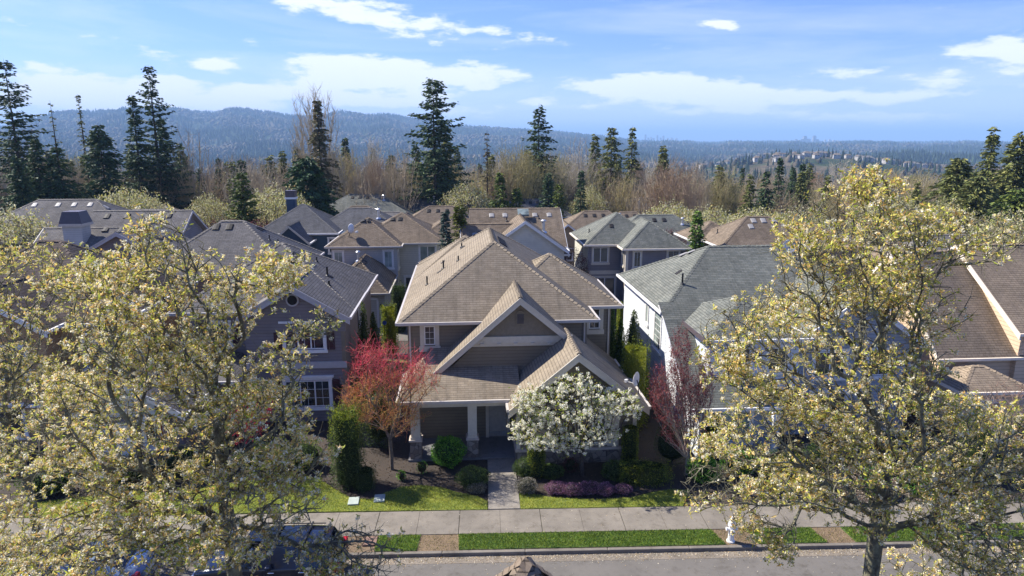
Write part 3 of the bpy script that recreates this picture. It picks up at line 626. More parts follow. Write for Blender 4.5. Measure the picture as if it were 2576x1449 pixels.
h.wall(11.8,16.3,30.8,35,2.6,5.35,'siding_white'); h.win('F',30.8,13.2,3.75,1.25,1.15,tm='trim_white',div=2,cols=4,rows=2); h.win('F',30.8,15.2,3.75,.9,1.15,tm='trim_white')
h.win('L',10.87,36.4,3.2,1.25,2.1,tm='trim_white',glass='glass_green',cols=3,rows=5); h.win('L',10.87,38.7,4.1,.5,1.1,tm='trim_white',glass='glass_green')
h.gabY(15.9,22.9,19.4,7.4,31.,37,.72,GN,31.4,S,z0=4.6,rake=.3); h.wall(16.2,22.6,31.5,35,0,4.75,S); h.win('F',31.5,18.3,3.1,1.6,1.3,tm='trim_white',div=2); h.win('F',31.5,20.9,3.1,1.2,1.3,tm='trim_white'); h.win('F',31.5,18.4,.7,1.8,1.5,tm='trim_white',div=2); h.win('F',29.5,12.5,.7,2.0,1.5,tm='trim_white',glass='glass_green',div=3)
h.wall(14.2,14.45,28.6,28.85,0,2.4,'trim_white')
h.tvent(13.6,41.,'vent_light',.22); h.tvent(13.95,40.6,'vent_light',.22); h.tvent(12.6,38.6,sz=.17); h.pipe(12.2,36.6,.6,.055); h.done(); RN=h
p=l2w(19.2,38.6); dish((p[0],p[1],RN.top(19.2,38.6)-.05),R(150),'pale grey satellite dish on the green-grey roof, half hidden by the right pear tree',1.2)
# ---- far right tan house
h=House('suburban_house',30.,36.,'sunlit tan-sided house with stepped brown roofs and white rakes at the far right'); h.gm='trim_cream'; h.trm='trim_cream'; RR_='roof_tan'
h.gabX(24.6,29.3,32.2,42.4,3.62,.95,RR_,'siding_tan',rake=.3,sides='L'); h.gabX(28.6,44,31.9,42.9,5.0,.69,RR_,'siding_tan',rake=.34,sides='L'); S='siding_tan'
h.wall(24.97,29,32.6,42,0,3.5,S); h.wall(28.95,43.5,32.3,42.5,0,4.9,S); h.w.prism([(28.94,32.3,3.),(28.94,42.5,3.),(28.94,42.6,4.85),(28.94,37.4,8.5),(28.94,32.2,4.85)],(.1,0,0),h.mi(h.wm,S))
h.win('F',32.6,26.8,1.3,1.4,1.3,tm='trim_cream',div=2); h.win('F',32.3,33.,3.2,1.6,1.4,tm='trim_cream',div=2); h.win('F',32.3,31.5,.8,1.6,1.4,tm='trim_cream',div=2)
h.wall(24.6,27.6,30.2,32.6,0,2.6,S); h.hip(24.2,28.,29.8,33.,2.7,.5,RR_,gut='F'); h.win('F',30.2,26.1,.7,1.,1.3,tm='trim_cream'); h.done()
# near house below the drone: only its turret roof peak reaches the frame
h=House('turret',.78,8.5,'steep brown shingled turret roof peak poking up at the bottom edge of the view','house'); h.hip(-1.,2.6,6.7,10.3,6.45,1.45,'roof_brown2',gut='FLRB'); h.wall(-.7,2.3,7,10,0,6.3,'siding_taupe'); h.done()
# ---- second row
h=House('suburban_house',-7.5,62.,'pale grey two-storey house with brown hip roofs and garage wing, behind left'); h.gm='gutter'
h.hip(-12.0,-5.45,60.,67.,5.6,.66,'roof_brown2'); h.hip(-10.,-1.6,61.7,70.,5.6,.56,'roof_brown2'); h.hip(-4.5,1.5,64,71,5.5,.6,'roof_brown2')
h.wall(-11.6,-5.85,60.4,69.6,0,5.5,'siding_pale'); h.wall(-5.85,-2.,62.1,69.6,0,5.5,'siding_cream'); h.wall(-4,1.1,64.4,70,0,5.4,'siding_pale')
h.hip(-11.,-5.95,53.2,61.5,2.9,.88,'roof_brown2',gut='FR'); h.wall(-10.6,-6.3,53.6,61,0,2.8,'siding_pale')
q=MB(); q.box(-9.6,-6.95,53.5,53.6,0,2.3)
for i in range(4): q.box(-9.55,-7.,53.48,53.499,.05+i*.56,.56+i*.56)
h.part('garage_door',q,'siding_cream'); q=MB(); q.box(-6.95,-6.8,53.49,53.6,0,2.5); q.box(-9.8,-6.8,53.49,53.6,2.31,2.5); h.part('door_trim',q,'trim_white')
q=MB(); q.box(-6.68,-6.48,53.5,53.6,1.6,1.95); h.part('wall_lamp',q,'black')
h.win('F',60.4,-11.0,3.65,.75,1.45,tm='trim_white',glass='glass_green'); h.win('F',60.4,-6.65,3.65,.7,1.45,tm='trim_white',glass='glass_green'); h.win('F',62.1,-3.25,3.8,1.4,1.45,tm='trim_white',glass='glass_green',div=2); h.win('F',62.1,-4.7,.3,1.3,2.1,tm='trim_white'); h.win('R',-5.84,61.2,3.5,.9,1.5,tm='trim_white')
for x in (-9.1,-8.5): h.tvent(x,62.9)
for x in (-6.6,-5.9): h.tvent(x,64.9)
for y in (55.6,56.2,56.8): h.tvent(-8.2,y,sz=.2)
h.pipe(-8.75,57,.7,.1,'metal'); h.done(); HI=h
p=l2w(-9.9,61.); dish((p[0],p[1],HI.top(-9.9,61.)),R(60),'white satellite dish on the front slope of the pale grey house behind, left of centre',1.3)
h=House('suburban_house',5.,60.,'cream gabled house with long brown roof and skylight, directly behind the central house'); h.gm='trim_white'; h.trm='trim_white'
h.gabX(.6,8.9,56.5,68.,5.3,.58,'roof_brown2','siding_cream',sides='R'); h.gabX(-.2,5,54.6,62,5.3,.66,'roof_brown2','siding_cream',sides='L'); h.gabY(1.6,8.7,5.1,8.3,55.4,61.,.70,'roof_brown2',55.8,'siding_cream',z0=5.,rake=.28); h.wall(1.9,8.4,55.85,67,0,5.7,'siding_cream'); h.wall(.3,2,56,67,0,5.2,'siding_cream')
for x in (2.6,3.8,6.5,7.8): h.tvent(x,61.3,'vent_light')
h.tvent(1.,57.,'vent_light'); h.pipe(6.9,58.,.9,.13,'metal')
q=MB(); zt=h.top(5.2,60.9); q.prism([(4.9,60.6,zt-.15),(5.9,60.6,zt-.15),(5.9,61.3,zt+.3),(4.9,61.3,zt+.3)],(0,0,.16)); q.v=[(x,y,z) for x,y,z in q.v]; h.part('skylight',q,'glass_green'); h.pipe(6.8,60.9,.3); h.pipe(3.9,60.6,.3); h.tvent(5.6,57.9,sz=.2); h.tvent(5.6,58.5,sz=.2); h.done()
h=House('suburban_house',15.,62.,'grey-mauve two-storey house with mottled green-grey hip roofs, behind and right of the central house'); h.gm='trim_cream'
h.hip(10.8,18.2,59.5,67.6,5.6,.66,GN); h.hip(13.75,19.7,57.3,66.,5.55,.70,GN); S='siding_purplegrey'
h.wall(11.2,17.8,59.9,67.2,0,5.5,S); h.wall(14.1,19.3,57.7,65.6,0,5.45,S); h.wall(11.17,11.199,59.92,67.2,0,5.48,'siding_cream'); h.wall(11.16,14.1,59.86,59.9,2.85,3.2,'trim'); h.wall(14.06,14.3,57.66,57.9,0,5.4,'trim')
h.win('F',59.9,12.3,3.95,1.35,1.35,tm='trim',div=2); h.win('F',57.7,15.1,3.9,.6,1.35,tm='trim'); h.win('F',59.9,12.75,.5,1.9,2.05,tm='trim',div=2); h.win('F',57.7,18.3,4.2,1.,1.1,tm='trim'); h.win('L',14.1,58.7,3.9,.7,1.35,tm='trim')
h.hip(15.5,19.8,51.5,58.,2.9,.85,GN,gut='F'); h.wall(15.9,19.4,51.9,58,0,2.8,S); h.pipe(17.65,55,.6,.12,'black'); h.pipe(11.8,63.,.35); h.tvent(13.6,61.6,sz=.2); h.pipe(18.6,59.3,.4); h.done()
h=House('suburban_house',26.,60.,'brown hip-roofed house with five roof vents, beyond the green-grey roof on the right'); h.gm='trim_white'
h.hip(21.9,31.,56.1,63.2,5.8,.62,'roof_brown2'); h.hip(21.,26,60.5,66,5.7,.6,'roof_brown2'); h.hip(28,36,57,64.5,5.3,.5,'roof_brown2'); h.wall(22.3,35.6,56.6,62.8,0,5.6,'siding_brown'); h.wall(22.26,22.3,57,60,4.2,5.6,'trim_white')
for x,y in ((25.4,58.4),(25.9,59.1),(26.8,59.1),(27.8,59.1),(28.6,58.5)): h.tvent(x,y,'vent_light',.26)
h.pipe(23.,60.,.4); h.done()
h=House('suburban_house',-17,50.,'large grey shingled hip roof with a teal skylight, behind the mauve-grey house'); h.gm='trim_grey'
h.hip(-21.5,-11.,45.,54.,6.1,.68,RG); h.wall(-21,-11.4,45.4,53.6,0,6,'siding_mauve')
for x in (-18.2,-17.2,-16.3): h.tvent(x,48.9,sz=.26)
for y in (49.8,50.3,50.8): h.tvent(-14.5,y,sz=.18)
h.pipe(-13.6,48.8,.35); h.pipe(-13.1,49.1,.35)
q=MB(); z=h.top(-11.9,48.9); q.prism([(-12.2,48.6,z+.22),(-11.5,48.6,z-.26),(-11.5,49.3,z-.26),(-12.2,49.3,z+.22)],(.05,0,.12)); h.part('skylight',q,plain('teal_skylight',(.18,.42,.42),.25)); h.done()
h=House('suburban_house',-15,73.,'navy-walled house with dark slate hip roof and a small front dormer, left of centre',gz=-.1); h.gm='trim_white'; RK='roof_dark'
h.hip(-20.8,-12.5,69.,77.,5.6,.64,RK); h.hip(-16,-6.,71,78.5,5.3,.6,RK); h.gabY(-18.6,-14.8,-16.7,6.7,66.6,71,.9,RK,67.,'siding_navy',z0=4.6,rake=.24); h.wall(-20.4,-6.4,69.4,76.6,0,5.5,'siding_navy'); h.wall(-18.3,-15.1,67.1,70,0,5.1,'siding_navy'); h.win('F',69.4,-12.9,3.6,1.2,1.4,tm='trim_white')
q=MB(); q.box(-18.6,-17.7,74,74.9,5,8.6); co=h.part('chimney',q,'siding_navy'); q=MB(); q.box(-18.7,-17.6,73.9,75,8.6,8.8); h.part('chimney_band',q,'trim_white',co); q=MB(); q.box(-18.65,-17.65,73.95,74.95,8.8,9.5); h.part('chimney_cap',q,'flashing',co)
h.pipe(-8.9,73.2,.9,.12,'metal'); h.pipe(-10.5,72.6,.3); h.done()
h=House('suburban_house',-27,58.,'grey house with broad gable end, square chimney and row of roof vents, left side'); h.gm='trim_grey'; h.trm='trim_grey'
h.gabX(-31.,-22.9,55.2,64.6,6.0,.62,RG,'siding_purplegrey',sides='R'); h.gabX(-33.,-24,52.4,60.,5.6,.62,RG,'siding_mauve',sides='L'); h.gabY(-28.2,-20.6,-24.8,8.3,50.5,57,.56,RG,50.9,'siding_mauve',z0=5.4,rake=.3); h.wall(-27.8,-21,51,58,0,6,'siding_mauve'); h.wall(-32.4,-23.3,53,64,0,5.8,'siding_purplegrey')
for x in (-29.6,-28.,-26.3,-24.6): h.tvent(x,59.2,sz=.33)
for x in (-28.2,-27.): h.tvent(x,55.9,sz=.3)
for x,y in ((-23.2,53.6),(-22.9,54.3),(-22.6,55)): h.tvent(x,y,sz=.24)
q=MB(); z=h.top(-25.4,58.6); q.prism([(-26,58.2,z-.2),(-25,58.2,z-.2),(-25,59,z+.3),(-26,59,z+.3)],(0,0,.16)); h.part('skylight',q,'glass_green')
q=MB(); q.box(-30.5,-29.1,54.2,55.5,5,8.3); co=h.part('chimney',q,'siding_pale'); q=MB(); q.prism([(-30.68,54.02,8.3),(-28.92,54.02,8.3),(-28.92,55.68,8.3),(-30.68,55.68,8.3)],(0,0,.2)); h.part('chimney_rim',q,'cap',co); q=MB()
a=[(-30.65,54.05,8.5),(-28.95,54.05,8.5),(-28.95,55.65,8.5),(-30.65,55.65,8.5)]; b_=[(-30.4,54.25,9.4),(-29.2,54.25,9.4),(-29.2,55.45,9.4),(-30.4,55.45,9.4)]
for i in range(4): q.face([a[i],a[(i+1)%4],b_[(i+1)%4],b_[i]])
q.face(b_); h.part('chimney_cowl',q,'flashing',co); h.done()
h=House('suburban_house',-39,71.,'long grey shingled hip roof with five bright vents and a navy dormer, far left',gz=-.1); h.gm='trim_grey'
h.hip(-47,-30.5,65.,76.,5.6,.62,RG); h.wall(-46.6,-31,65.4,75.6,0,5.5,'siding_navy'); h.gabX(-33,-29.8,69.2,73,6.2,.9,RG,'siding_navy',rake=.2,sides='R'); h.win('R',-30.24,71.1,6.5,.6,.8,tm='trim_white')
for x in (-41.5,-39.3,-37.8,-36.3,-34.8): h.tvent(x,69.7,'vent_light',.26)
h.tvent(-43,68.3,'vent_light',.26); h.done()
# ---- back rows: simple hip houses with their own colours
def backhouse(u,v,y,wd,dp,rm,wm,label,p=.6,front=None,zt=None):
    X,Y_,Zt=aty(u,v,y); lx=X*math.cos(HA)+Y_*math.sin(HA); ly=-X*math.sin(HA)+Y_*math.cos(HA); g=min(tz(X,Y_),-.1)
    zr=Zt; ze=zr-min(wd,dp)/2*p
    h=House('suburban_house',lx,ly,label,gz=g-.0); h.gm='trim_white'; h.trm='trim_white'
    x0,x1,y0,y1=lx-wd/2,lx+wd/2,ly-dp/2,ly+dp/2; h.hip(x0,x1,y0,y1,ze,p,rm,gut='F'); h.wall(x0+.4,x1-.4,y0+.4,y1-.4,g,ze-.1,wm)
    if front:
        fx=lx+front[0]; fw=front[1]; zg=ze+fw*.75*.5+.3; h.gabY(fx-fw/2,fx+fw/2,fx,zg,y0-1.6,y0+3,.75,rm,y0-1.2,wm,z0=ze-1.2,rake=.22); h.wall(fx-fw/2+.3,fx+fw/2-.3,y0-1.15,y0+1,g,ze-.2,wm); h.win('F',y0-1.15,fx,ze-2.,1.2,1.2,tm='trim_white')
    for i in range(3): h.tvent(lx-1.5+i*1.1,ly-.9,sz=.24)
    h.pipe(lx+wd*.2,ly-1.5,.6,.1,'metal'); h.win('F',y0+.4,lx-wd*.25,ze-1.9,1.3,1.3,tm='trim_white'); h.win('F',y0+.4,lx+wd*.2,ze-1.9,1.3,1.3,tm='trim_white'); h.done()
backhouse(905,518,86,11,9,'roof_brown2','siding_pale','brown hip roof with front gablet left of the blue spruce, third row',front=(2.5,3.5))
backhouse(985,533,78,9,7,'roof_grey','siding_pale','low grey hip roof tucked behind the brown roofs, left of the blue spruce')
backhouse(1110,518,84,12,9,'roof_brown2','siding_purplegrey','brown roof with grey front gable and four vents, behind the blue spruce',front=(-4,5))
backhouse(915,488,100,15,11,'roof_green','siding_cream','weathered pale hip roof seen through bare trees left of centre',p=.5)
backhouse(1052,488,104,12,10,'roof_dark','siding_cream','dark grey roof with a cream gable end, left of the white blossom tree',front=(-5,4))
backhouse(1175,486,104,10,9,'roof_grey','siding_navy','grey roof rising behind the pale blossom tree at the edge of the wood')
backhouse(1270,505,98,9,8,'roof_grey','siding_cream','small grey roof with cream arched gable between dark evergreens in the back row',front=(-2,4))
backhouse(1340,500,106,12,8,'roof_dark','siding_brown','dark grey roof behind the evergreens right of centre at the wood edge')
backhouse(1500,530,84,13,10,'roof_brown2','siding_brown','brown roof with tan front gable, left of the mottled green-grey roofs',front=(-4.5,5))
backhouse(1580,532,92,9,7,'roof_brown2','siding_pale','small brown roof with a gablet directly behind the mottled green-grey roofs',front=(1,3))
backhouse(1650,540,76,13,9,'roof_green','siding_pale','green-grey hip roof with bright vents behind the purple plum, right of centre')
backhouse(1460,492,112,14,9,'roof_grey','siding_cream','grey roof among bare trees at the wood edge, behind the third-row brown roof')
backhouse(1600,497,112,15,9,'roof_dark','siding_pale','long dark roof behind bare trees at the wood edge, right of centre')
backhouse(2010,560,86,16,10,'roof_grey','siding_pale','grey roof glimpsed between pale blossom trees to the right')
backhouse(2490,512,92,15,10,'roof_grey','siding_pale','grey hip roof at the right edge behind the pear tree top')
backhouse(2400,590,62,14,10,'roof_grey','siding_tan','broad grey roof just beyond the sunlit tan house at the far right')
backhouse(2250,610,62,10,9,'roof_brown2','siding_tan','brown roof with white rakes behind the right pear tree, left of the broad grey roof')
backhouse(395,515,98,10,8,'roof_brown2','siding_pale','brown hip roof behind the left pale blossom tree')
backhouse(490,528,92,9,7,'roof_brown2','siding_pale','small brown roof beside the middle blossom tree on the left')
backhouse(2260,478,150,14,9,'roof_grey','siding_pale','distant grey roof above the right pear tree at the foot of the wood')
backhouse(2130,487,128,14,9,'roof_brown2','siding_tan','distant brown roof right of centre between bare trees')
# ------------------------------------------------------------------ blossom trees near the camera
PEARLEAF=[(.58,.55,.10,4),(.72,.62,.17,3),(.64,.40,.13,2.2),(.40,.46,.07,2.4),(.74,.55,.24,1.6)]
PETAL=[(.85,.78,.56,3),(.90,.87,.76,2),(.78,.62,.36,1.6)]
import os
NOT=os.environ.get('NOTREE')
def pear(name,base,path,blobs,ntar,seed,label,ncl=1.,trunkr=.17,size=1.,white=.5,twigk=2,rt=.0075,group=None,bz=0.,lsz=1.):
    if NOT: ntar=60
    r=rng(seed); T=np.concatenate([inell(r,int(ntar*w),c,rad,.15) for c,rad,w in blobs])
    root=empty(name,(base[0],base[1],bz),0,label,'tree',group); o=np.array([base[0],base[1],bz])
    T=T-o; path=[np.array(p)-o for p in path]
    P,par,tips,ch,V,Fs,rad=skeleton(T,path,.30,rt,.435,6,2,trunkr)
    # extra short spurs
    twi=np.where((rad<.03))[0]; twi=twi[twi>len(path)]; m=np.repeat(twi,twigk); A=P[m]; d=rdir(r,len(m),.35); L=.14+.2*r.random((len(m),1)); Bp=A+d*L
    V2,F2=tubes(A,Bp,np.full(len(m),.0055),np.full(len(m),.003),3)
    F2=F2+len(V); npobj('trunk',np.concatenate([V,V2]),np.concatenate([Fs,F2]),'bark_moss',parent=root)
    # moss and lichen tufts along the limbs
    li=np.where((rad>.018)&(par>=0))[0]; kk=np.clip((rad[li]*170).astype(int),2,18); mm=np.repeat(li,kk); t=r.random((len(mm),1)); c=P[mm]*(1-t)+P[par[mm]]*t; d=rdir(r,len(mm)); c=c+d*rad[mm][:,None]*.8; Vm=leaves(c,d,.05+.06*r.random(len(mm)),.035+.03*r.random(len(mm)),r)
    cm=pick(r,[(.33,.34,.20,4),(.24,.25,.15,3),(.42,.44,.33,2),(.30,.21,.04,1)],len(mm),.2)
    npobj('moss',Vm,quadsF(len(mm)),'leaf',cm,root)['kind']='stuff'
    # clusters
    cen=np.concatenate([P[twi],Bp]); q=cen*np.array([[1.5,1.5,1.9]])+seed; f=np.sin(q[:,0]+1.7*np.sin(q[:,2]))*np.sin(q[:,1]*1.1+q[:,2]*.8)+.6*np.sin(q[:,2]*1.9+q[:,0]*1.3)
    cen=cen[r.random(len(cen))<ncl*np.clip(.48+.55*f,.04,1)]; n=len(cen)
    nl=9; npet=16; mC=np.repeat(cen,nl,0)+r.normal(size=(n*nl,3))*.028*size; d=rdir(r,n*nl,.3)
    Vl=leaves(mC,d,(.04+.10*r.random(n*nl)**2)*lsz,(.022+.028*r.random(n*nl)**1.5)*lsz,r); cl=pick(r,PEARLEAF,n*nl,.2)
    zz=(mC[:,2]-T[:,2].min())/(np.ptp(T[:,2])); mix=np.clip(1.25-1.1*zz,.35,1)[:,None]
    has=r.random(n)<white*np.clip(1.5-.9*(cen[:,2]-T[:,2].min())/np.ptp(T[:,2]),.4,1.3); c2=cen[has]; k=len(c2)
    dd=rdir(r,k*npet,.35); pc=np.repeat(c2,npet,0)+dd*(.03+.035*r.random((k*npet,1)))*size+np.repeat(rdir(r,k,.6)*.04,npet,0)
    Vp=leaves(pc-dd*.012,rdir(r,k*npet,.2),.026+.024*r.random(k*npet),.026+.018*r.random(k*npet),r); cp=pick(r,PETAL,k*npet,.1)
    cr=npobj('crown',Vl,quadsF(n*nl),'leaf',cl,root); npobj('blossom',Vp,quadsF(k*npet),'petal',cp,root)
    return root
def bl(u,v,y,ru,rv,ry,w): # blob given by its outline in the photograph and its distance
    c=aty(u,v,y); s=y/F*1.03; return (c,(ru*s,ry,rv*s),w)
a=lambda u,v,y:aty(u,v,y)
y=13.2
x_=a(600,1449,y)[0]
pear('pear_tree',(x_,y),[(x_,y,-.1),(x_,y,1.5),a(578,1340,y),a(560,1200,y+.1),a(545,1050,y+.3)],
 [bl(430,790,y,200,190,2.0,.23),bl(350,1040,y,260,190,2.2,.25),bl(620,1080,y-.2,150,120,1.4,.08),bl(470,1290,y-1.2,370,120,1.6,.25),bl(200,1400,y-1.4,230,60,1.2,.07),bl(790,820,y,75,45,.7,.018),bl(690,690,y,80,60,.8,.03),bl(390,590,y,55,50,.6,.02),bl(880,1400,y-1.4,150,55,.9,.06),bl(230,700,y,120,50,1.2,.035),bl(740,1150,y,110,60,.9,.025),bl(690,930,y,90,60,.8,.02)],
 2650,11,'big lichen-covered pear tree in white blossom in front of the mauve-grey house',trunkr=.19,white=1.05)
y=23.1; b0=atz(95,1368,0)
pear('pear_tree',(b0[0],b0[1]),[(b0[0],b0[1],-.1),(b0[0]+.05,b0[1],1.2),(b0[0]-.1,b0[1]+.1,2.6),(b0[0]-.3,b0[1],4.2)],
 [bl(110,800,y,230,200,2.6,.5),bl(60,1060,y,300,160,2.6,.4),bl(-120,900,y,200,250,2.4,.3)],1500,12,'pear tree with a dark mossy trunk standing in the far verge at the left edge',trunkr=.24,white=.8,lsz=1.2,rt=.009)
y=13.6
x_=a(2205,1420,y)[0]-.1
pear('pear_tree',(x_,y),[(x_,y,-.1),(x_,y,1.2),a(2203,1350,y),a(2225,1200,y+.1),a(2200,1050,y+.2)],
 [bl(2150,640,y,200,180,1.8,.21),bl(2080,880,y,280,190,2.2,.25),bl(2010,1130,y,300,150,2.1,.20),bl(2230,1150,y,310,200,2.2,.17),bl(2430,600,y,130,70,1.2,.035),bl(2330,760,y,110,90,1.,.02),bl(1830,870,y,80,110,.8,.03),bl(1800,1230,y-.3,110,60,.8,.03),bl(1870,1305,y-.3,60,40,.5,.012),bl(2470,1350,y-1.,160,110,1.2,.08),bl(1960,1360,y-.8,60,70,.5,.02),bl(2190,460,y,60,35,.6,.012),bl(2450,1130,y,160,150,1.6,.09)],
 3000,13,'tall spreading pear tree with bronze young leaves before the blue-grey house',trunkr=.22,white=.6)
y=14.2
pear('pear_tree',(11.3,y),[(11.3,y,-.1),(11.3,y,1.6),(11.2,y,3.2),(11.3,y,5.)],
 [((12.2,y,6.6),(2.2,2.3,2.2),.5),((11.,y-.5,3.9),(2.2,2.,1.4),.5)],800,14,'pear tree cropped by the right edge of the view, beside the tall spreading one',trunkr=.2,white=.75)
b1=(-13.8,y-.6)
pear('pear_tree',b1,[(b1[0],b1[1],-.1),(b1[0],b1[1],1.6),(b1[0],b1[1],3.2),(b1[0]+.2,b1[1],5.)],
 [((b1[0]+1.2,b1[1],7.0),(3.0,2.3,2.4),.5),((b1[0]+2.6,b1[1],4.4),(2.6,2.,1.6),.6)],1200,15,'pear tree cropped by the lower left corner, overhanging the parked silver-blue car',trunkr=.2,white=.9)
# mid-distance pale blossom trees
def midpear(seed,h=6.,w=4.,n=900):
    r=rng(seed); T=np.concatenate([inell(r,int(n*.7),(0,0,h*.62),(w,w,h*.36),.3),inell(r,int(n*.3),(r.normal()*.8,0,h*.7),(w*.7,w*.7,h*.38),.2)])
    return T
def make_mid(seed,label):
    r=rng(seed); root=empty('blossom_tree',(0,0,0),0,label,'tree','pale blossoming pear trees among the houses'); T=midpear(seed)
    P,par,tips,ch,V,Fs,rad=skeleton(T,[(0,0,-.5),(0,0,1.),(.1,0,2.)],.3,.014,.45,4,1,.18)
    npobj('trunk',V,Fs,'bark_brown',parent=root)
    tw=np.where(rad<.05)[0]; tw=tw[tw>3]; k=9; m=np.repeat(P[tw],k,0)+r.normal(size=(len(tw)*k,3))*.17; n=len(m)
    Vl=leaves(m,rdir(r,n,.4),.13+.1*r.random(n),.08+.05*r.random(n),r); col=pick(r,[(.50,.48,.24,4),(.60,.57,.40,3),(.36,.36,.09,3),(.42,.30,.12,1)],n,.12)
    npobj('crown',Vl,quadsF(n),'petal',col,root); return root
mids=[make_mid(21,'pale yellow-green blossoming pear tree'),make_mid(22,'pale yellow-green blossoming pear tree')]
ML=[(300,545,80,1.0,'pale blossom tree behind the grey roof with the long row of vents, far left'),(360,540,84,.8,'smaller pale blossom tree just right of the first one on the left'),(528,545,88,.75,'rounded pale blossom tree left of the dark red plum and cypress'),(690,545,84,1.1,'broad pale blossom tree right of the narrow dark cypress'),(745,545,90,.8,'pale blossom tree just behind the broad one, left of the navy house'),(1172,525,98,.95,'whitish blossom tree behind the blue spruce in the back row'),(1690,580,80,1.05,'pale blossom tree behind the purple plum, right of the mottled roofs'),(1790,590,76,1.0,'pale blossom tree behind the tall fir cone, right'),(1900,600,80,1.15,'pale blossom tree beyond the five-vent brown roof'),(2010,600,72,1.1,'pale blossom tree behind the left edge of the right pear tree'),(1480,520,104,.7,'small blossom tree in the back row right of the thin cypress'),(1400,520,108,.55,'tiny blossom tree at the wood edge by the thin cypress'),(2540,600,60,.9,'blossom tree behind the far right grey roof'),(25,600,62,1.0,'whitish blossom tree at the left edge behind the tan house'),(1610,600,96,.6,'small blossom tree in the back row behind the small brown gablet'),(2230,560,84,1.1,'pale blossom tree behind the top of the right pear'),(2380,570,84,1.,'pale blossom tree in front of the far right conifers')]
for i,(u,v,y,s,lab) in enumerate(ML):
    X,Y_,Z_=aty(u,v,y); g=tz(X,Y_); base=mids[i%2]
    Zt=aty(u,v-57*s if s>.7 else v-40,y)[2]; h=(Zt-g)/5.9; s=s*1.12
    if i<2: base.location=(X,Y_,g); base.scale=(s,s,h); base['label']=lab
    else: copytree(base,(X,Y_,g),random.uniform(0,6),(s,s,h),lab)
# ------------------------------------------------------------------ garden trees
def cherry():
    u,v=1466,1197; b=atz(u,v,0); x,y=b[0],b[1]
    r=rng(31); root=empty('cherry_tree',(x,y,0),0,'small umbrella-shaped cherry tree covered in white double blossom before the front window','tree')
    B=[bl(1440,1010,y,130,45,1.6,.45),bl(1365,1075,y,85,50,1.3,.3),bl(1500,1065,y,75,55,1.3,.25),bl(1560,1010,y,50,28,.9,.14),bl(1330,1010,y+.1,45,30,1.,.12),bl(1455,965,y,60,22,.8,.1),bl(1420,1110,y-.4,80,26,.9,.2),bl(1595,1035,y,20,10,.4,.03)]
    T=np.concatenate([inell(r,int(620*w),c,rd,.2) for c,rd,w in B])-np.array([x,y,0])
    P,par,tips,ch,V,Fs,rad=skeleton(T,[(0,0,-.1),(-.05,0,.6),(-.03,0,1.25)],.25,.008,.47,6,2,.1); npobj('trunk',V,Fs,'bark_dark',parent=root)
    tw=np.where(rad<.02)[0]; tw=tw[tw>3]; k=2; m=np.repeat(P[tw],k,0)+r.normal(size=(len(tw)*k,3))*.11; m=m[r.random(len(m))<.56]; n=len(m); q=24
    d=rdir(r,n*q); pc=np.repeat(m,q,0)+d*(.035+.05*r.random((n*q,1))); Vp=leaves(pc,rdir(r,n*q),.05+.02*r.random(n*q),.045+.02*r.random(n*q),r)
    npobj('blossom',Vp,quadsF(n*q),'petal',pick(r,[(.86,.84,.72,4),(.78,.76,.62,2),(.9,.88,.80,1)],n*q,.04),root)
    k=4; m=np.repeat(P[tw],k,0)+r.normal(size=(len(tw)*k,3))*.12; Vl=leaves(m,rdir(r,len(m),.3),.11,.05,r); npobj('crown',Vl,quadsF(len(m)),'leaf',pick(r,[(.36,.42,.06),(.24,.34,.04),(.42,.36,.08)],len(m),.2),root)
cherry()
def maple(u,v,label,B,seed,cols_hi,cols_lo,zsplit,n=750,trunk='bark_brown',path=None,leafn=3,cover=1.,bf=.5,rt=.006,tr=.09,name='maple_tree',spur=3,spl=.35,up=1.2,leafcol=None,lsz=.05):
    b=atz(u,v,0); x,y=b[0],b[1]; r=rng(seed); root=empty(name,(x,y,0),0,label,'tree')
    T=np.concatenate([inell(r,int(n*w),c,rd,.1) for c,rd,w in B(y)])-np.array([x,y,0])
    P,par,tips,ch,V,Fs,rad=skeleton(T,path or [(0,0,-.1),(0,0,.7),(-.03,0,1.5)],bf,rt,.45,5,2,tr)
    thick=rad>.022; zi=P[:,2]
    idx=np.where(par>=0)[0]; 
    npobj('trunk',V,Fs,trunk,parent=root)
    tw=np.where(rad<.02)[0]; tw=tw[tw>3]; m=np.repeat(tw,spur); A=P[m]; d=rdir(r,len(m),up); Bp=A+d*(spl*(.5+r.random((len(m),1)))); V2,F2=tubes(A,Bp,np.full(len(m),.007),np.full(len(m),.004),3)
    def colr(z):
        hi=pick(r,cols_hi,len(z),.2); lo=pick(r,cols_lo,len(z),.2); t=np.clip((z-zsplit+r.normal(size=len(z))*.35)/.5+.5,0,1)[:,None]; return hi*t+lo*(1-t)
    npobj('twigs',V2,F2,'bark_red',colr(np.tile(A[:,2],3)),root)
    k=leafn; c=np.concatenate([np.repeat(Bp,k,0),np.repeat(A,k,0)]); c=c[r.random(len(c))<cover]; c=c+r.normal(size=c.shape)*.04; Vl=leaves(c,rdir(r,len(c),.2),lsz*(.6+.8*r.random(len(c))),lsz*.55,r)
    npobj('crown',Vl,quadsF(len(c)),'leaf',pick(r,leafcol,len(c),.2) if leafcol else colr(c[:,2]),root); return root
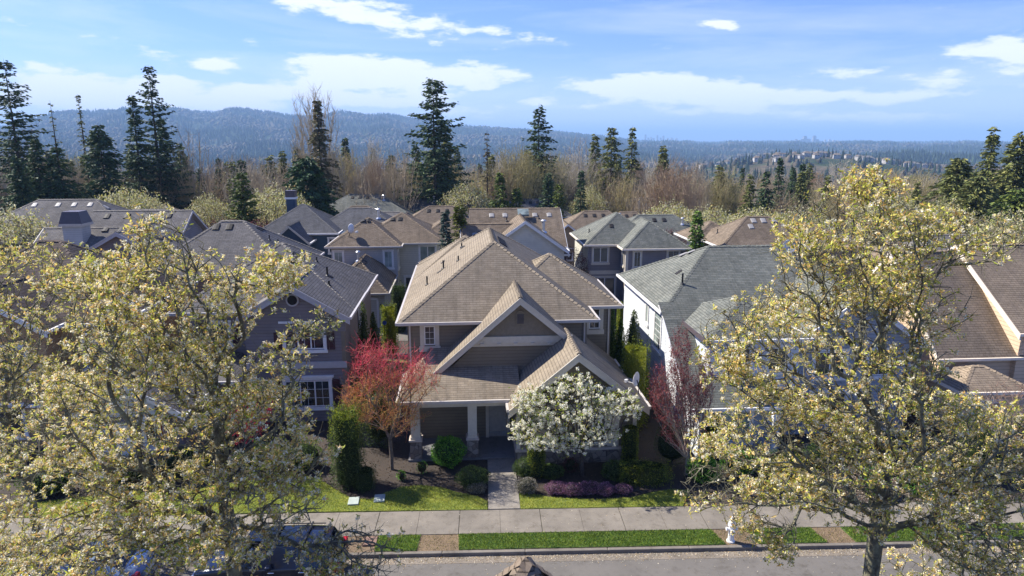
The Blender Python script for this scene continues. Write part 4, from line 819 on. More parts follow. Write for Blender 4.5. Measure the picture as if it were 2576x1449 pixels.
maple(986,1180,'coral-barked maple with crimson upper twigs and orange young leaves, left of the porch',
 lambda y:[bl(985,930,y,100,60,1.5,.42),bl(965,1010,y,110,70,1.6,.5),bl(900,1000,y,40,70,1.,.12),bl(1060,960,y,50,40,1.,.14),bl(1010,1060,y,60,35,1.2,.12),bl(930,900,y,50,45,1.,.1)],41,
 [(.66,.05,.11,3),(.55,.09,.12,2),(.66,.2,.15,2)],[(.62,.22,.10,3),(.62,.36,.10,3),(.45,.18,.09,2),(.5,.42,.08,1)],4.3,n=640,leafn=2,cover=.7,spl=.45,lsz=.045)
maple(1727,1192,'purple-leaved plum tree with pale stems standing between the central and blue-grey houses',
 lambda y:[bl(1710,900,y,28,80,.7,.25),bl(1700,1000,y,62,90,1.1,.45),bl(1745,1010,y,45,90,1.,.35),bl(1775,950,y,22,70,.6,.15),bl(1660,990,y,28,80,.7,.2),bl(1715,1090,y,60,40,1.,.15)],42,
 [(.24,.06,.07,3),(.16,.05,.05,3),(.34,.13,.12,1)],[(.24,.06,.07,3),(.16,.05,.05,3),(.34,.13,.12,1)],0,n=560,trunk='bark_pale',leafn=2,cover=.75,bf=.9,spl=.3,up=1.8,name='plum_tree',lsz=.065)
b=atz(2610,1250,0)
maple(2545,1190,'bare-twigged magnolia-like small tree with pale pink stems at the right edge before the tan house',
 lambda y:[bl(2545,1040,y,80,80,1.5,.6),bl(2500,1090,y,60,50,1.2,.3)],43,[(.25,.15,.12),(.35,.22,.16)],[(.25,.15,.12),(.3,.2,.14)],0,n=320,trunk='bark_pale',leafn=1,cover=.4,name='small_tree')
maple(590,1195,'red-twigged dogwood glowing crimson behind the big left pear tree',
 lambda y:[bl(610,1060,y,60,60,1.,.5),bl(650,1040,y,40,45,.8,.3)],44,[(.5,.02,.05),(.4,.03,.05)],[(.42,.03,.04),(.3,.05,.04)],1.,n=260,leafn=2,name='dogwood')
# ------------------------------------------------------------------ shrubs
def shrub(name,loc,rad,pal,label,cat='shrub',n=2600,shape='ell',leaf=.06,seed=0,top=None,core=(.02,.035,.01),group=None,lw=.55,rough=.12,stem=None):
    r=rng(seed+hash(label)%9973); rx,ry,rz=rad; root=empty(name,loc,0,label,cat,group)
    d=rdir(r,n); 
    if shape=='box': d=d/np.max(np.abs(d),1,keepdims=True)*.5+d*.5; d=np.clip(d*1.2,-1,1)
    if shape=='col': d=d.copy(); t=r.random(n)*2-1; th=r.random(n)*2*PI; rr_=np.where(np.abs(t)>.9,np.sqrt(r.random(n)),1)*(1-.12*(t+1)/2); d=np.column_stack([np.cos(th)*rr_,np.sin(th)*rr_,t])
    if shape=='cone': t=r.random(n)**1.25; th=r.random(n)*2*PI; rr_=(1-t)**.75*(.35+.65*np.minimum(1,t*6+.5)); d=np.column_stack([np.cos(th)*rr_,np.sin(th)*rr_,t*2-1])
    ph=r.random(6)*6; lum=1+rough*(np.sin(d[:,0]*5+ph[0])*np.sin(d[:,1]*5+ph[1])+np.sin(d[:,2]*7+ph[2])*np.sin(d[:,0]*8+ph[3])*.7)
    inn=1-.35*r.random(n)**2; c=d*np.array([[rx,ry,rz]])*(lum*inn)[:,None]; c[:,2]+=rz
    if stem: c[:,2]+=stem
    nrm=d/np.array([[rx,ry,rz]]); nrm/=np.linalg.norm(nrm,axis=1,keepdims=True)+1e-9
    dd=nrm*.7+rdir(r,n,.5)*.8; dd/=np.linalg.norm(dd,axis=1,keepdims=True)
    col=pick(r,pal,n,.22)
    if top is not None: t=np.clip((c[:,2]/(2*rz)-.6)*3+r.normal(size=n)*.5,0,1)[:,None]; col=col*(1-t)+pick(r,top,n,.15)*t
    npobj('foliage',leaves(c,dd,leaf*(.6+.8*r.random(n)),leaf*lw,r),quadsF(n),'leaf',col,root)
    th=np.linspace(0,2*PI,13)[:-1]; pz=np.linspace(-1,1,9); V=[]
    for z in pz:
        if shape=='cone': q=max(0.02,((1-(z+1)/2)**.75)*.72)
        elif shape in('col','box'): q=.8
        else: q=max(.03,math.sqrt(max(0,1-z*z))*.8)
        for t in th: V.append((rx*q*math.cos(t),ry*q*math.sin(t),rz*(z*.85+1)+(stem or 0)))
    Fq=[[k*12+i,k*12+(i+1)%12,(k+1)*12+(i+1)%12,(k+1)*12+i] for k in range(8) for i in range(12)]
    npobj('inner_core',V,Fq,'leaf',np.tile(core,(len(Fq),1)),root)  # inner blob added to block see-through, coloured darker than the leaves
    s=MB(); s.tube((0,0,-.05),(0,0,rz*.8+(stem or 0)),.05,.03,6); s.build('stem','bark_dark',root); return root
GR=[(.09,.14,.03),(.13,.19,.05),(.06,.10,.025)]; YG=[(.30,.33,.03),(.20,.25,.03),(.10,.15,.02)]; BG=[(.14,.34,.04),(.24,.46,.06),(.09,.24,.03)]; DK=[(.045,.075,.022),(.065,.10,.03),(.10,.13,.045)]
HE=[(.30,.13,.25,3),(.42,.24,.38,2),(.16,.07,.10,2),(.10,.10,.06,1)]; PK=[(.38,.34,.33,2),(.28,.26,.22,2),(.12,.12,.07,3)]
def at(u,v): p=atz(u,v,0); return (p[0],p[1],0)
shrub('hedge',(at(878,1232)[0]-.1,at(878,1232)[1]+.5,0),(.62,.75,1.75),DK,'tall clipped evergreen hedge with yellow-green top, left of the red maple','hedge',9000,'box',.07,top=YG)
q_=l2w(-4.3,31.6); shrub('shrub',(q_[0],q_[1],0),(.8,.8,1.5),DK,'tall dark shrub added left of the porch to shade its slab','shrub',3000,leaf=.08)  # added behind the maple to keep the sun off the porch slab
shrub('hedge',at(918,1228)[:2]+(0,),(.45,.5,.45),DK,'low dark clipped shrub at the foot of the tall hedge','shrub',1800,'box')
shrub('shrub',at(1128,1170),(.74,.66,.68),BG,'bright green rounded currant bush in front of the porch','shrub',4200,leaf=.085,core=(.03,.07,.015))
shrub('shrub',at(1190,1222),(.72,.6,.42),GR,'dark green glossy shrub left of the front walkway','shrub',3600,leaf=.06)
shrub('heather',at(1199,1238),(.42,.32,.2),PK,'small pale pink-grey heather mound left of the walkway','heather',2200,leaf=.04,core=(.06,.06,.04))
shrub('shrub',at(1322,1198),(.55,.5,.42),GR,'olive shrub right of the walkway next to the house','shrub',2600,leaf=.05)
shrub('heather',at(1324,1240),(.48,.38,.34),PK,'grey-pink flowering heather right of the walkway beside the lawn','heather',3200,leaf=.04,core=(.06,.06,.04))
shrub('arborvitae',at(1348,1200),(.42,.38,1.0),YG,'yellow-green clipped column left of the cherry tree','shrub',4200,'col',.05)
shrub('shrub',at(1385,1200),(.6,.45,.28),GR,'low spreading green shrub between the yellow-green column and the cherry trunk','shrub',2200)
shrub('shrub',at(1435,1188),(.3,.26,.36),[(.13,.04,.05),(.07,.05,.03)],'small dark red-leaved shrub under the front window','shrub',900)
for i,(u,v,w) in enumerate(((1400,1240,.5),(1440,1243,.5),(1482,1240,.55),(1520,1243,.45))):
    shrub('heather',at(u,v),(w,.36,.24),HE,['purple heather clump nearest the walkway in the flowering row','second purple heather clump from the walkway','third purple heather clump from the walkway, right below the cherry trunk','fourth purple heather clump of the flowering row'][i],'heather',2600,leaf=.045,core=(.08,.05,.06),group='purple heather row')
shrub('heather',at(1566,1240),(.42,.3,.18),HE,'separate low purple heather clump at the right end of the row','heather',1500,leaf=.045,core=(.08,.05,.06))
shrub('shrub',at(1547,1205),(.62,.5,.42),GR,'rounded green shrub to the right of the cherry tree','shrub',2600)
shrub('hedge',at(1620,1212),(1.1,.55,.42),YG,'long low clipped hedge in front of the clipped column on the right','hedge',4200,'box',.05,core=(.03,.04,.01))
shrub('arborvitae',at(1583,1168),(.4,.38,1.0),YG,'yellow-green clipped column at the right front corner of the central house','shrub',4200,'col',.05)
shrub('shrub',at(1770,1208),(.7,.6,.5),BG,'bright green leafy bush at the right end of the bed','shrub',2200,leaf=.09)
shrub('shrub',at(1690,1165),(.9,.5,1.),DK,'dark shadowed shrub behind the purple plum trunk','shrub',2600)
shrub('arborvitae',at(1790,1150),(.5,.5,1.1),YG,'yellow-green clipped column by the blue-grey house front window','shrub',3600,'col',.05)
for i,(u,v,w,lab) in enumerate(((1860,1190,.9,'leafy green bush under the right pear tree, nearest the blue-grey house window'),(1950,1195,1.0,'dark leafy bush below the blue-grey house, left of the entry'),(2040,1180,.8,'rounded bush before the blue-grey house entry'),(2300,1235,.7,'bright green low shrub behind the right pear trunk'),(2200,1240,.6,'small bright green plant at the sidewalk edge behind the right pear trunk'))):
    shrub('shrub',at(u,v),(w,.6,.55),BG if i in(0,3,4) else GR,lab,'shrub',2000,leaf=.08)
shrub('hedge',at(2440,1200),(.6,1.,1.3),DK,'dark tall hedge block at the boundary of the tan house','hedge',3600,'box',.07)
shrub('shrub',at(2500,1190),(1.1,.9,.8),DK,'dark rounded yew in front of the tan house','shrub',3000)
shrub('shrub',at(2380,1200),(.8,.6,.6),[(.13,.05,.04),(.08,.03,.03)],'rust-red leafless shrub left of the dark hedge block','shrub',1500)
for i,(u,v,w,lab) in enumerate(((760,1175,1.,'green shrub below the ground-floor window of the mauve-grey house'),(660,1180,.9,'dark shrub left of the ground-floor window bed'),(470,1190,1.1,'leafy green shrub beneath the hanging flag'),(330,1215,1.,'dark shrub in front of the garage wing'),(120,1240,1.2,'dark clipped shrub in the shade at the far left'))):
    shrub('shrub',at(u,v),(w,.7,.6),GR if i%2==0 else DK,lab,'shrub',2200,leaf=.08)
shrub('rose_bush',at(1062,1190),(.25,.25,.3),BG,'sparse little rose bush in the bed left of the green currant bush','shrub',160,leaf=.07,core=(.05,.04,.02))
shrub('rose_bush',at(1010,1207),(.2,.2,.22),BG,'sparse seedling shrub in the bed by the lawn edge','shrub',120,leaf=.07,core=(.05,.04,.02))
# arborvitae beside and behind the main house  (u centre, v top, distance, half width)
def cone_at(u,vt,y,w,pal,lab,n=4200,shape='cone',group=None,leaf=.09,name='arborvitae',cat='evergreen shrub'):
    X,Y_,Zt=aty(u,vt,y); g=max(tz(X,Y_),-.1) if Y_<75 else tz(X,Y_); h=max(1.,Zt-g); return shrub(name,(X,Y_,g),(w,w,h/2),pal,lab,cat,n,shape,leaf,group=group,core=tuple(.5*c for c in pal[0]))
CY=[(.06,.095,.02),(.09,.13,.025),(.14,.17,.03)]; CG=[(.08,.16,.02),(.14,.22,.03),(.05,.10,.015)]
cone_at(912,768,36.5,.75,CY,'pointed arborvitae nearest the mauve-grey house wall, left of the central house'); cone_at(938,775,38.5,.6,CY,'slimmer pointed arborvitae just right of the first, left of the central house')
cone_at(977,763,46,.55,YG,'clipped yellow-green column beside the garage door behind the left gap',shape='col'); cone_at(1002,712,52,.6,DK,'dark clipped column in the gap behind the left side',shape='col')
for i,(u,v,y,w) in enumerate(((1541,778,39.5,.7),(1562,800,38,.65),(1595,775,37,.95),(1578,860,35,.75),(1612,850,36,.8),(1600,858,33.4,.72))):
    cone_at(u,v,y,w,CG if i<2 else CY if i<5 else YG,['arborvitae against the right wing wall, farthest left','slim arborvitae second from the right wing wall','tallest arborvitae in the right side gap','dark arborvitae in front of the tallest one','dark arborvitae against the white side wall','bright-topped clipped arborvitae nearest the street in the right gap'][i],shape='cone' if i!=5 else 'col')
cone_at(1566,760,50,.4,YG,'small yellow-green column seen between the houses on the right',shape='col')
# low fence and lawn behind left gap
e=empty('deck_railing',(-6.0,43.,0),HA,'weathered timber railing in the gap left of the central house','railing')
for k in range(6):
    q=MB(); q.box(k*.6-.04,k*.6+.04,-.04,.04,0,1.); q.build('post','trim',e)
q=MB(); q.box(-.2,3.2,-.07,.07,1.001,1.06); q.build('rail','trim',e)
e=empty('privacy_fence',(l2w(9.0,33.5)[0],l2w(9.0,33.5)[1],0),HA,'dark timber fence panel in the shade of the right side gap','fence')
q=MB()
for k in range(12): q.box(k*.14-.85,k*.14-.73,-.02,.02,0,1.7)
q.build('panel','bark_dark',e); q=MB(); q.box(-.9,.87,-.04,.04,1.701,1.76); q.build('top_rail','bark_dark',e)
strip('back_lawn','grass2',-7,-3.3,39,45,.0,.1)
strip('alley','asphalt',-14,22,49.5,53.3,.005,.1)
# ------------------------------------------------------------------ conifers and bare trees
def conifer_mesh(seed,h,rad,droop=.25,dens=1.,prof=.9,bare=.1,clump=.5,pal=None,gap=.25,top=.0,irr=.3):
    r=rng(seed); rad=rad*1.3; nb=int(h*10*dens); z=bare*h+(h*(.985-bare))*np.sort(r.random(nb))
    t=(z-bare*h)/(h*(1-bare)); L=rad*np.clip((1-t)**prof,.03,1)*(1-irr+irr*1.35*r.random(nb))*(.6+.4*np.minimum(1,t*6+.2))
    keep=r.random(nb)>gap*.4; z=z[keep];t=t[keep];L=L[keep]; nb=len(z); th=np.arange(nb)*2.4+r.normal(size=nb)*.5
    A=[];Bv=[];ra=[];Cn=[];Dn=[];Sz=[]
    for i in range(nb):
        d=np.array([math.cos(th[i]),math.sin(th[i]),0]); p=np.array([0,0,z[i]]); n=max(2,int(L[i]/.45)+1); prev=p; el=.25*(t[i]-.2)
        for k in range(1,n+1):
            s=k/n; q=p+d*L[i]*s+np.array([0,0,L[i]*(el*s-droop*s*s*1.3+.12*s**3)]); A.append(prev);Bv.append(q);ra.append(.015+.02*(1-s)); 
            m=5 if s>.25 else 3
            for _ in range(m):
                Cn.append(prev+(q-prev)*r.random()+r.normal(size=3)*clump*.14*(1.,1.,.5)[0]); w=d+np.array([-d[1],d[0],0])*r.normal()*.9+np.array([0,0,-.25-.5*droop]); Dn.append(w/np.linalg.norm(w)); Sz.append(clump*(.6+.6*r.random())*(1-.35*s))
            prev=q
    V,Fs=tubes(np.array(A),np.array(Bv),np.array(ra)+.01,np.array(ra),3)
    V0,F0=tubes(np.array([[0,0,-1.],[0,0,h*.4]]),np.array([[0,0,h*.4],[0,0,h*.995]]),np.array([h*.014,h*.009]),np.array([h*.009,.01]),7)
    Vt=np.concatenate([V0,V]); Ft=np.concatenate([F0,Fs+len(V0)]); Cn=np.array(Cn);Dn=np.array(Dn);Sz=np.array(Sz)
    Vn=leaves(Cn,Dn,Sz,Sz*.42,r); pal=pal or [(.018,.035,.016),(.028,.05,.02),(.04,.06,.022)]
    return Vt,Ft,Vn,pick(r,pal,len(Cn),.25)
def make_conifer(name,loc,label,cat='conifer',group=None,**k):
    Vt,Ft,Vn,col=conifer_mesh(**k); root=empty(name,loc,random.uniform(0,6),label,cat,group)
    npobj('trunk',Vt,Ft,'bark_dark',parent=root); npobj('crown',Vn,quadsF(len(col)),'needle',col,root); return root
FIR=[(.04,.075,.035),(.06,.10,.045),(.085,.125,.05)]; CED=[(.11,.13,.04),(.15,.17,.05),(.20,.20,.06)]; BLU=[(.05,.09,.07),(.08,.12,.10),(.03,.06,.05)]
def hero(u,vt,y,wpx,label,name='fir_tree',**k):
    X,Y_,Zt=aty(u,vt,y); g=tz(X,Y_); h=Zt-g; rad=wpx/2*y/F*1.02
    a=dict(seed=int(u*7+vt),h=h,rad=rad*(1.3 if y>84 else 1.7),pal=FIR); a.update(k); return make_conifer(name,(X,Y_,g),label,**a)
hero(8,145,100,150,'tall dark fir cut by the left edge of the view',droop=.1,gap=.5,irr=.6,clump=.75,prof=.7,dens=.9)
hero(372,160,108,120,'tallest fir of the left clump with sparse layered branches',droop=.05,gap=.6,irr=.7,clump=.8,prof=.75,dens=.8)
hero(330,235,106,90,'slightly shorter fir just left of the tallest one',droop=.15,gap=.3,irr=.5,clump=.8)
hero(405,300,112,100,'broad fir to the right of the tallest one on the left',droop=.2,clump=.8)
hero(245,308,98,100,'dense rounded fir left of the tall fir clump',droop=.35,dens=1.3,clump=.9,prof=.6)
hero(125,250,112,60,'thin ragged cedar with a dead spire on the far left','cedar_tree',pal=CED,gap=.8,irr=.8,dens=.5,clump=.5,prof=1.3); hero(195,235,112,70,'second ragged cedar with a bare spire on the left','cedar_tree',pal=CED,gap=.8,irr=.8,dens=.6,clump=.5,prof=1.4)
hero(40,388,80,90,'dark spruce with drooping boughs at the left edge, first of three','spruce_tree',droop=.4,dens=1.4,clump=.7,prof=1.,pal=FIR); hero(85,345,84,100,'middle one of the three drooping spruces on the left','spruce_tree',droop=.4,dens=1.4,clump=.7,prof=1.,pal=FIR); hero(140,360,84,120,'right one of the three drooping spruces on the left','spruce_tree',droop=.4,dens=1.4,clump=.7,prof=1.,pal=FIR)
hero(606,430,78,56,'narrow dark cypress behind the red plum, left of centre','cypress_tree',droop=.0,dens=2.2,clump=.6,prof=.55,pal=CY,bare=.02)
hero(768,395,92,150,'broad dark green cedar behind the blossom tree, left of centre','cedar_tree',droop=.3,dens=2.,clump=1.,prof=.6,bare=.03,irr=.3,pal=[(.03,.07,.03),(.05,.10,.035)])
hero(797,248,104,120,'brownish ragged hemlock growing into the bare tree, left of centre','hemlock_tree',pal=[(.14,.12,.06),(.10,.11,.045),(.20,.16,.09)],gap=.4,irr=.6,droop=.3,dens=1.2,clump=.8,prof=1.2)
hero(1088,193,104,125,'tall dark fir with a bent leading shoot at the centre of the view',droop=.1,gap=.55,irr=.75,clump=.85,prof=.55,dens=.95,bare=.22)
hero(1356,257,112,95,'second tall fir with a leaning tip, right of centre',droop=.15,gap=.45,irr=.7,clump=.85,prof=.75,dens=.95,bare=.12)
hero(1540,318,118,90,'olive cedar with a broken top right of the second tall fir','cedar_tree',pal=CED,gap=.3,irr=.5,clump=.8,prof=.7,droop=.3); hero(1592,312,120,70,'thin olive cedar with a pointed top at right of centre','cedar_tree',pal=CED,gap=.3,irr=.6,clump=.7,prof=1.1,droop=.3)
hero(1225,322,108,80,'ragged hemlock with a dead silver spire, right of the central fir','hemlock_tree',pal=[(.16,.13,.08),(.11,.11,.05)],gap=.8,irr=.8,dens=.6,clump=.5,prof=1.5)
hero(2503,315,92,100,'tall olive cedar with a bare spire near the right edge','cedar_tree',pal=CED,gap=.4,irr=.5,clump=.8,prof=1.1,droop=.3,dens=1.3); hero(2572,330,88,150,'olive cedar cut by the right edge of the view','cedar_tree',pal=CED,gap=.2,irr=.4,clump=.9,prof=.8,droop=.35,dens=1.4)
hero(2415,395,90,130,'broad olive cedar left of the bare-spired one on the right','cedar_tree',pal=CED,dens=1.8,clump=.9,prof=.6,droop=.35); hero(2465,440,84,110,'dense olive cedar filling the gap on the far right','cedar_tree',pal=CED,dens=1.8,clump=.9,prof=.6,droop=.35); hero(2560,470,74,110,'dark bushy cedar low at the right edge','cedar_tree',pal=CY,dens=1.8,clump=.8,prof=.6,droop=.3); hero(2310,455,86,50,'small green fir above the right pear tree',pal=CED,dens=1.5)
hero(1120,528,56,48,'blue-green spruce standing behind the central roof ridge','spruce_tree',pal=BLU,dens=2.6,clump=.45,prof=.9,bare=.03,droop=.1); hero(1155,512,58,44,'yellow-green cypress next to the blue spruce','cypress_tree',pal=[(.12,.14,.02),(.17,.17,.03),(.07,.1,.02)],dens=2.4,clump=.5,prof=.6,bare=.02,droop=.0)
hero(1406,463,88,26,'pencil-thin dark cypress in the back row right of centre','cypress_tree',pal=CY,dens=2.6,clump=.5,prof=.3,bare=.02,droop=-.2,irr=.1); hero(1380,432,96,60,'dark spruce just left of the pencil cypress','spruce_tree',dens=1.6,clump=.7,pal=FIR); hero(1258,432,92,70,'dark green fir behind the arched gable','fir_tree',dens=1.6,clump=.7,pal=CY); hero(1300,470,92,60,'smaller olive fir beside the dark green one behind the arched gable','fir_tree',dens=1.4,clump=.7,pal=CY)
hero(1756,528,58,48,'green fir cone standing left of the five-vent brown roof','spruce_tree',pal=CG,dens=2.6,clump=.45,prof=.8,bare=.02,droop=.0); hero(1930,430,104,60,'dark spruce above the blossom trees on the right','spruce_tree',dens=1.4,clump=.7); hero(1760,540,80,50,'small fir among the blossom trees on the right',dens=1.5,clump=.6,pal=CY)
# plums
for i,(u,v,y,s,lab) in enumerate(((560,560,72,.62,'dark red plum in leaf left of the narrow cypress'),(645,565,70,.62,'dark red plum just right of the narrow cypress'),(1435,600,60,.5,'reddish plum in the gap right of the cream gable'),(1690,585,72,.5,'purple plum behind the mottled green-grey roof'),(1100,560,72,.45,'reddish plum behind the pale grey house roof'))):
    r=rng(60+i); X,Y_,Z_=aty(u,v,y); g=tz(X,Y_); root=empty('plum_tree',(X,Y_,g),0,lab,'tree'); T=inell(r,420,(0,0,5.2),(2.6,2.6,2.9),.2)
    P,par,tips,ch,V,Fs,rad=skeleton(T,[(0,0,-.5),(0,0,1.),(0,0,2.)],.4,.013,.45,3,1,.14); npobj('trunk',V,Fs,'bark_dark',parent=root); m=np.repeat(P[4:],12,0)+r.normal(size=((len(P)-4)*12,3))*.16
    npobj('crown',leaves(m,rdir(r,len(m),.5),.12,.07,r),quadsF(len(m)),'leaf',pick(r,[(.13,.03,.04,3),(.20,.06,.07,2),(.08,.03,.03,2)],len(m),.2),root); root.scale=(s*1.4,s*1.4,s*1.45)
def bare_mesh(seed,h=15.,w=3.2,n=300,tw=3,twl=1.5,leaf=None,mat='bark_brown',up=2.2,lk=1,base=.35,leafsz=.2,tcol=None):
    r=rng(seed); T=np.concatenate([inell(r,int(n*.6),(0,0,h*.66),(w,w,h*.33),.1),inell(r,int(n*.4),(r.normal()*.4,r.normal()*.4,h*.5),(w*.8,w*.8,h*.36),.1)])
    k=2+int(r.integers(0,3)); path=[(0,0,-1.),(r.normal()*.1,r.normal()*.1,h*.12),(r.normal()*.3,r.normal()*.3,h*base)]
    P,par,tips,ch,V,Fs,rad=skeleton(T,path,.85,.024,.48,4,2,h*.013)
    ti=np.where(rad<.07)[0]; ti=ti[ti>3]; m=np.repeat(ti,tw); A=P[m]; d=rdir(r,len(m),up); L=twl*(.4+.9*r.random((len(m),1))); B=A+d*L
    V2,F2=tubes(A,B,np.full(len(m),.024),np.full(len(m),.009),3); VT=np.concatenate([V,V2]); FT=np.concatenate([Fs,F2+len(V)]); out=[VT,FT]
    if leaf is not None:
        c=np.repeat(B,lk,0)+r.normal(size=(len(B)*lk,3))*.25; out+= [leaves(c,rdir(r,len(c),.3),leafsz*(.5+r.random(len(c))),leafsz*.5,r),pick(r,leaf,len(c),.2)]
    return out
M['tw1']=plain('twig_brown',(.36,.285,.185),.9,.2,.8); M['tw2']=plain('twig_greybrown',(.38,.32,.225),.9,.2,.8); M['tw3']=plain('twig_red',(.37,.27,.175),.9,.2,.8); M['tw4']=plain('twig_pale',(.48,.43,.34),.9,.2,.8); M['tw5']=plain('twig_olive',(.36,.31,.15),.9,.2,.8)
def make_bare(label,mat,group,**k):
    o=bare_mesh(**k); root=empty('bare_tree',(0,0,0),0,label,'tree',group); npobj('trunk',o[0],o[1],mat,parent=root)
    if len(o)>2: npobj('crown',o[2],quadsF(len(o[3])),'leaf',o[3],root)
    return root
BT=[('leafless brown alder in the wood behind the houses','tw1','brown leafless trees in the wood',dict(seed=1)),('leafless grey-brown tree in the wood behind the houses','tw2','grey-brown leafless trees in the wood',dict(seed=2,w=2.6)),
('reddish-twigged birch in the wood behind the houses','tw3','reddish-twigged trees in the wood',dict(seed=3,w=2.4,twl=1.8,tw=6)),('tree with pale slender stems in the wood behind the houses','tw4','pale-stemmed trees in the wood',dict(seed=4,w=2.2,h=16,n=260,tw=3)),
('tree with yellow-green spring buds in the wood behind the houses','tw5','budding trees in the wood',dict(seed=5,leaf=[(.34,.32,.09),(.26,.26,.08),(.40,.34,.11)],w=3.)),('leafless brown tree with a wide crown in the wood behind the houses','tw1','wide brown leafless trees in the wood',dict(seed=6,w=4.,h=13)),
('tree with orange-brown catkins in the wood behind the houses','tw5','catkin-bearing trees in the wood',dict(seed=7,leaf=[(.38,.28,.12),(.30,.22,.10)],w=3.2))]
protos=[make_bare(a,m,g_,**k) for a,m,g_,k in BT]; used=[False]*len(protos)
CF=[('dark fir among the leafless trees of the wood','dark firs in the wood',dict(seed=71,h=16,rad=3,droop=.25,clump=.9,pal=FIR)),('olive cedar among the leafless trees of the wood','olive cedars in the wood',dict(seed=72,h=17,rad=3,droop=.3,clump=.9,pal=CED,irr=.5)),('slender dark spruce among the leafless trees of the wood','slender spruces in the wood',dict(seed=73,h=16,rad=2.,droop=.2,clump=.8,pal=FIR))]
cprot=[make_conifer('fir_tree',(0,0,0),a,'conifer',g_,**k) for a,g_,k in CF]; cused=[False]*3
def put(pr,us,i,X,Y_,s,sz=None):
    g=tz(X,Y_); rz=random.uniform(0,6.28); sc=(s,s,sz or s)
    if not us[i]: us[i]=True; pr[i].location=(X,Y_,g); pr[i].rotation_euler=(0,0,rz); pr[i].scale=sc
    else: copytree(pr[i],(X,Y_,g),rz,sc)
random.seed(11)
TOPV=[(-200,415),(0,400),(200,405),(420,412),(560,410),(700,400),(850,395),(1000,405),(1150,400),(1300,395),(1450,395),(1600,415),(1750,432),(1900,438),(2100,440),(2300,440),(2576,435),(2800,430)]
cnt=0
for row,(y0,dn) in enumerate(((106,50),(114,52),(124,52),(136,50),(150,48),(168,44),(190,40),(225,36))):
    for k in range(dn):
        u=-180+(2960*(k+random.random()*.9))/dn; yy=y0+random.uniform(-6,6)
        X,Y_,_=aty(u,400,yy); g=tz(X,Y_); vt=np.interp(u,[a for a,_ in TOPV],[b for _,b in TOPV])+random.uniform(-8,46)-(3 if row>3 else 0)
        Zt=aty(u,vt,yy)[2]; h=max(6,min(20,Zt-g)); 
        if random.random()<(.2 if row<3 else .3): i=random.choice([0,1,1,1,2]); put(cprot,cused,i,X,Y_,h/16.*random.uniform(1.,1.25),h/16.*random.uniform(1.,1.3))
        else:
            if u<1000: wt=[5,3,.6,.6,.8,4,.5]
            elif u<1650: wt=[2.5,3,1.,2,1.8,2.5,2]
            else: wt=[2.5,3,1.1,1.8,2.2,2,2.2]
            i=random.choices(range(7),wt)[0]; s=h/15.; put(protos,used,i,X,Y_,max(.65,s)*random.uniform(.9,1.2),s*1.05)
# individual big bare trees
def herobare(u,vt,y,label,mat,**k):
    X,Y_,Zt=aty(u,vt,y); g=tz(X,Y_); o=bare_mesh(h=Zt-g,**k); root=empty('bare_tree',(X,Y_,g),0,label,'tree'); npobj('trunk',o[0],o[1],mat,parent=root)
    if len(o)>2: npobj('crown',o[2],quadsF(len(o[3])),'leaf',o[3],root)
herobare(785,212,108,'tall leafless cottonwood with a wide airy crown, left of centre','tw2',seed=81,w=4.,n=520,tw=3,twl=1.6)
herobare(475,315,110,'dead grey-brown snag-like trees right of the left fir clump','tw1',seed=82,w=3.6,n=150,tw=2,twl=1.4); herobare(1010,370,100,'gnarled brown leafless tree left of the central fir','tw1',seed=83,w=3.2,n=160,tw=2); herobare(880,375,112,'leafless tree with long rising branches, left of the gnarled one','tw1',seed=84,w=2.,n=120,tw=3)
herobare(1280,368,108,'yellow-budding cottonwood between the two tall firs','tw5',seed=85,w=4.2,n=420,leaf=[(.30,.25,.08),(.24,.2,.07)],lk=1); herobare(1320,375,112,'second yellow-budding cottonwood beside the second tall fir','tw5',seed=86,w=3.6,n=380,leaf=[(.30,.25,.08),(.24,.2,.07)])
herobare(50,320,104,'leafless tree with dark curving limbs right of the left-edge fir','tw1',seed=87,w=3.,n=180,tw=3); herobare(1460,345,116,'pale leafless tree left of the olive cedars, right of centre','tw4',seed=88,w=3.,n=260); herobare(1700,410,100,'reddish birch clump with fine upright twigs, right of the thin cedar','tw3',seed=89,w=4.4,n=420,tw=6,twl=1.8); herobare(2130,400,130,'pale leafless tree rising behind the top of the right pear tree','tw4',seed=90,w=4.,n=300)
herobare(940,340,130,'slender pale tree with whitish twigs left of the central fir','tw4',seed=91,w=2.4,n=220); herobare(640,412,95,'spreading brown tree behind the blossom trees, left','tw2',seed=92,w=4.5,n=420)
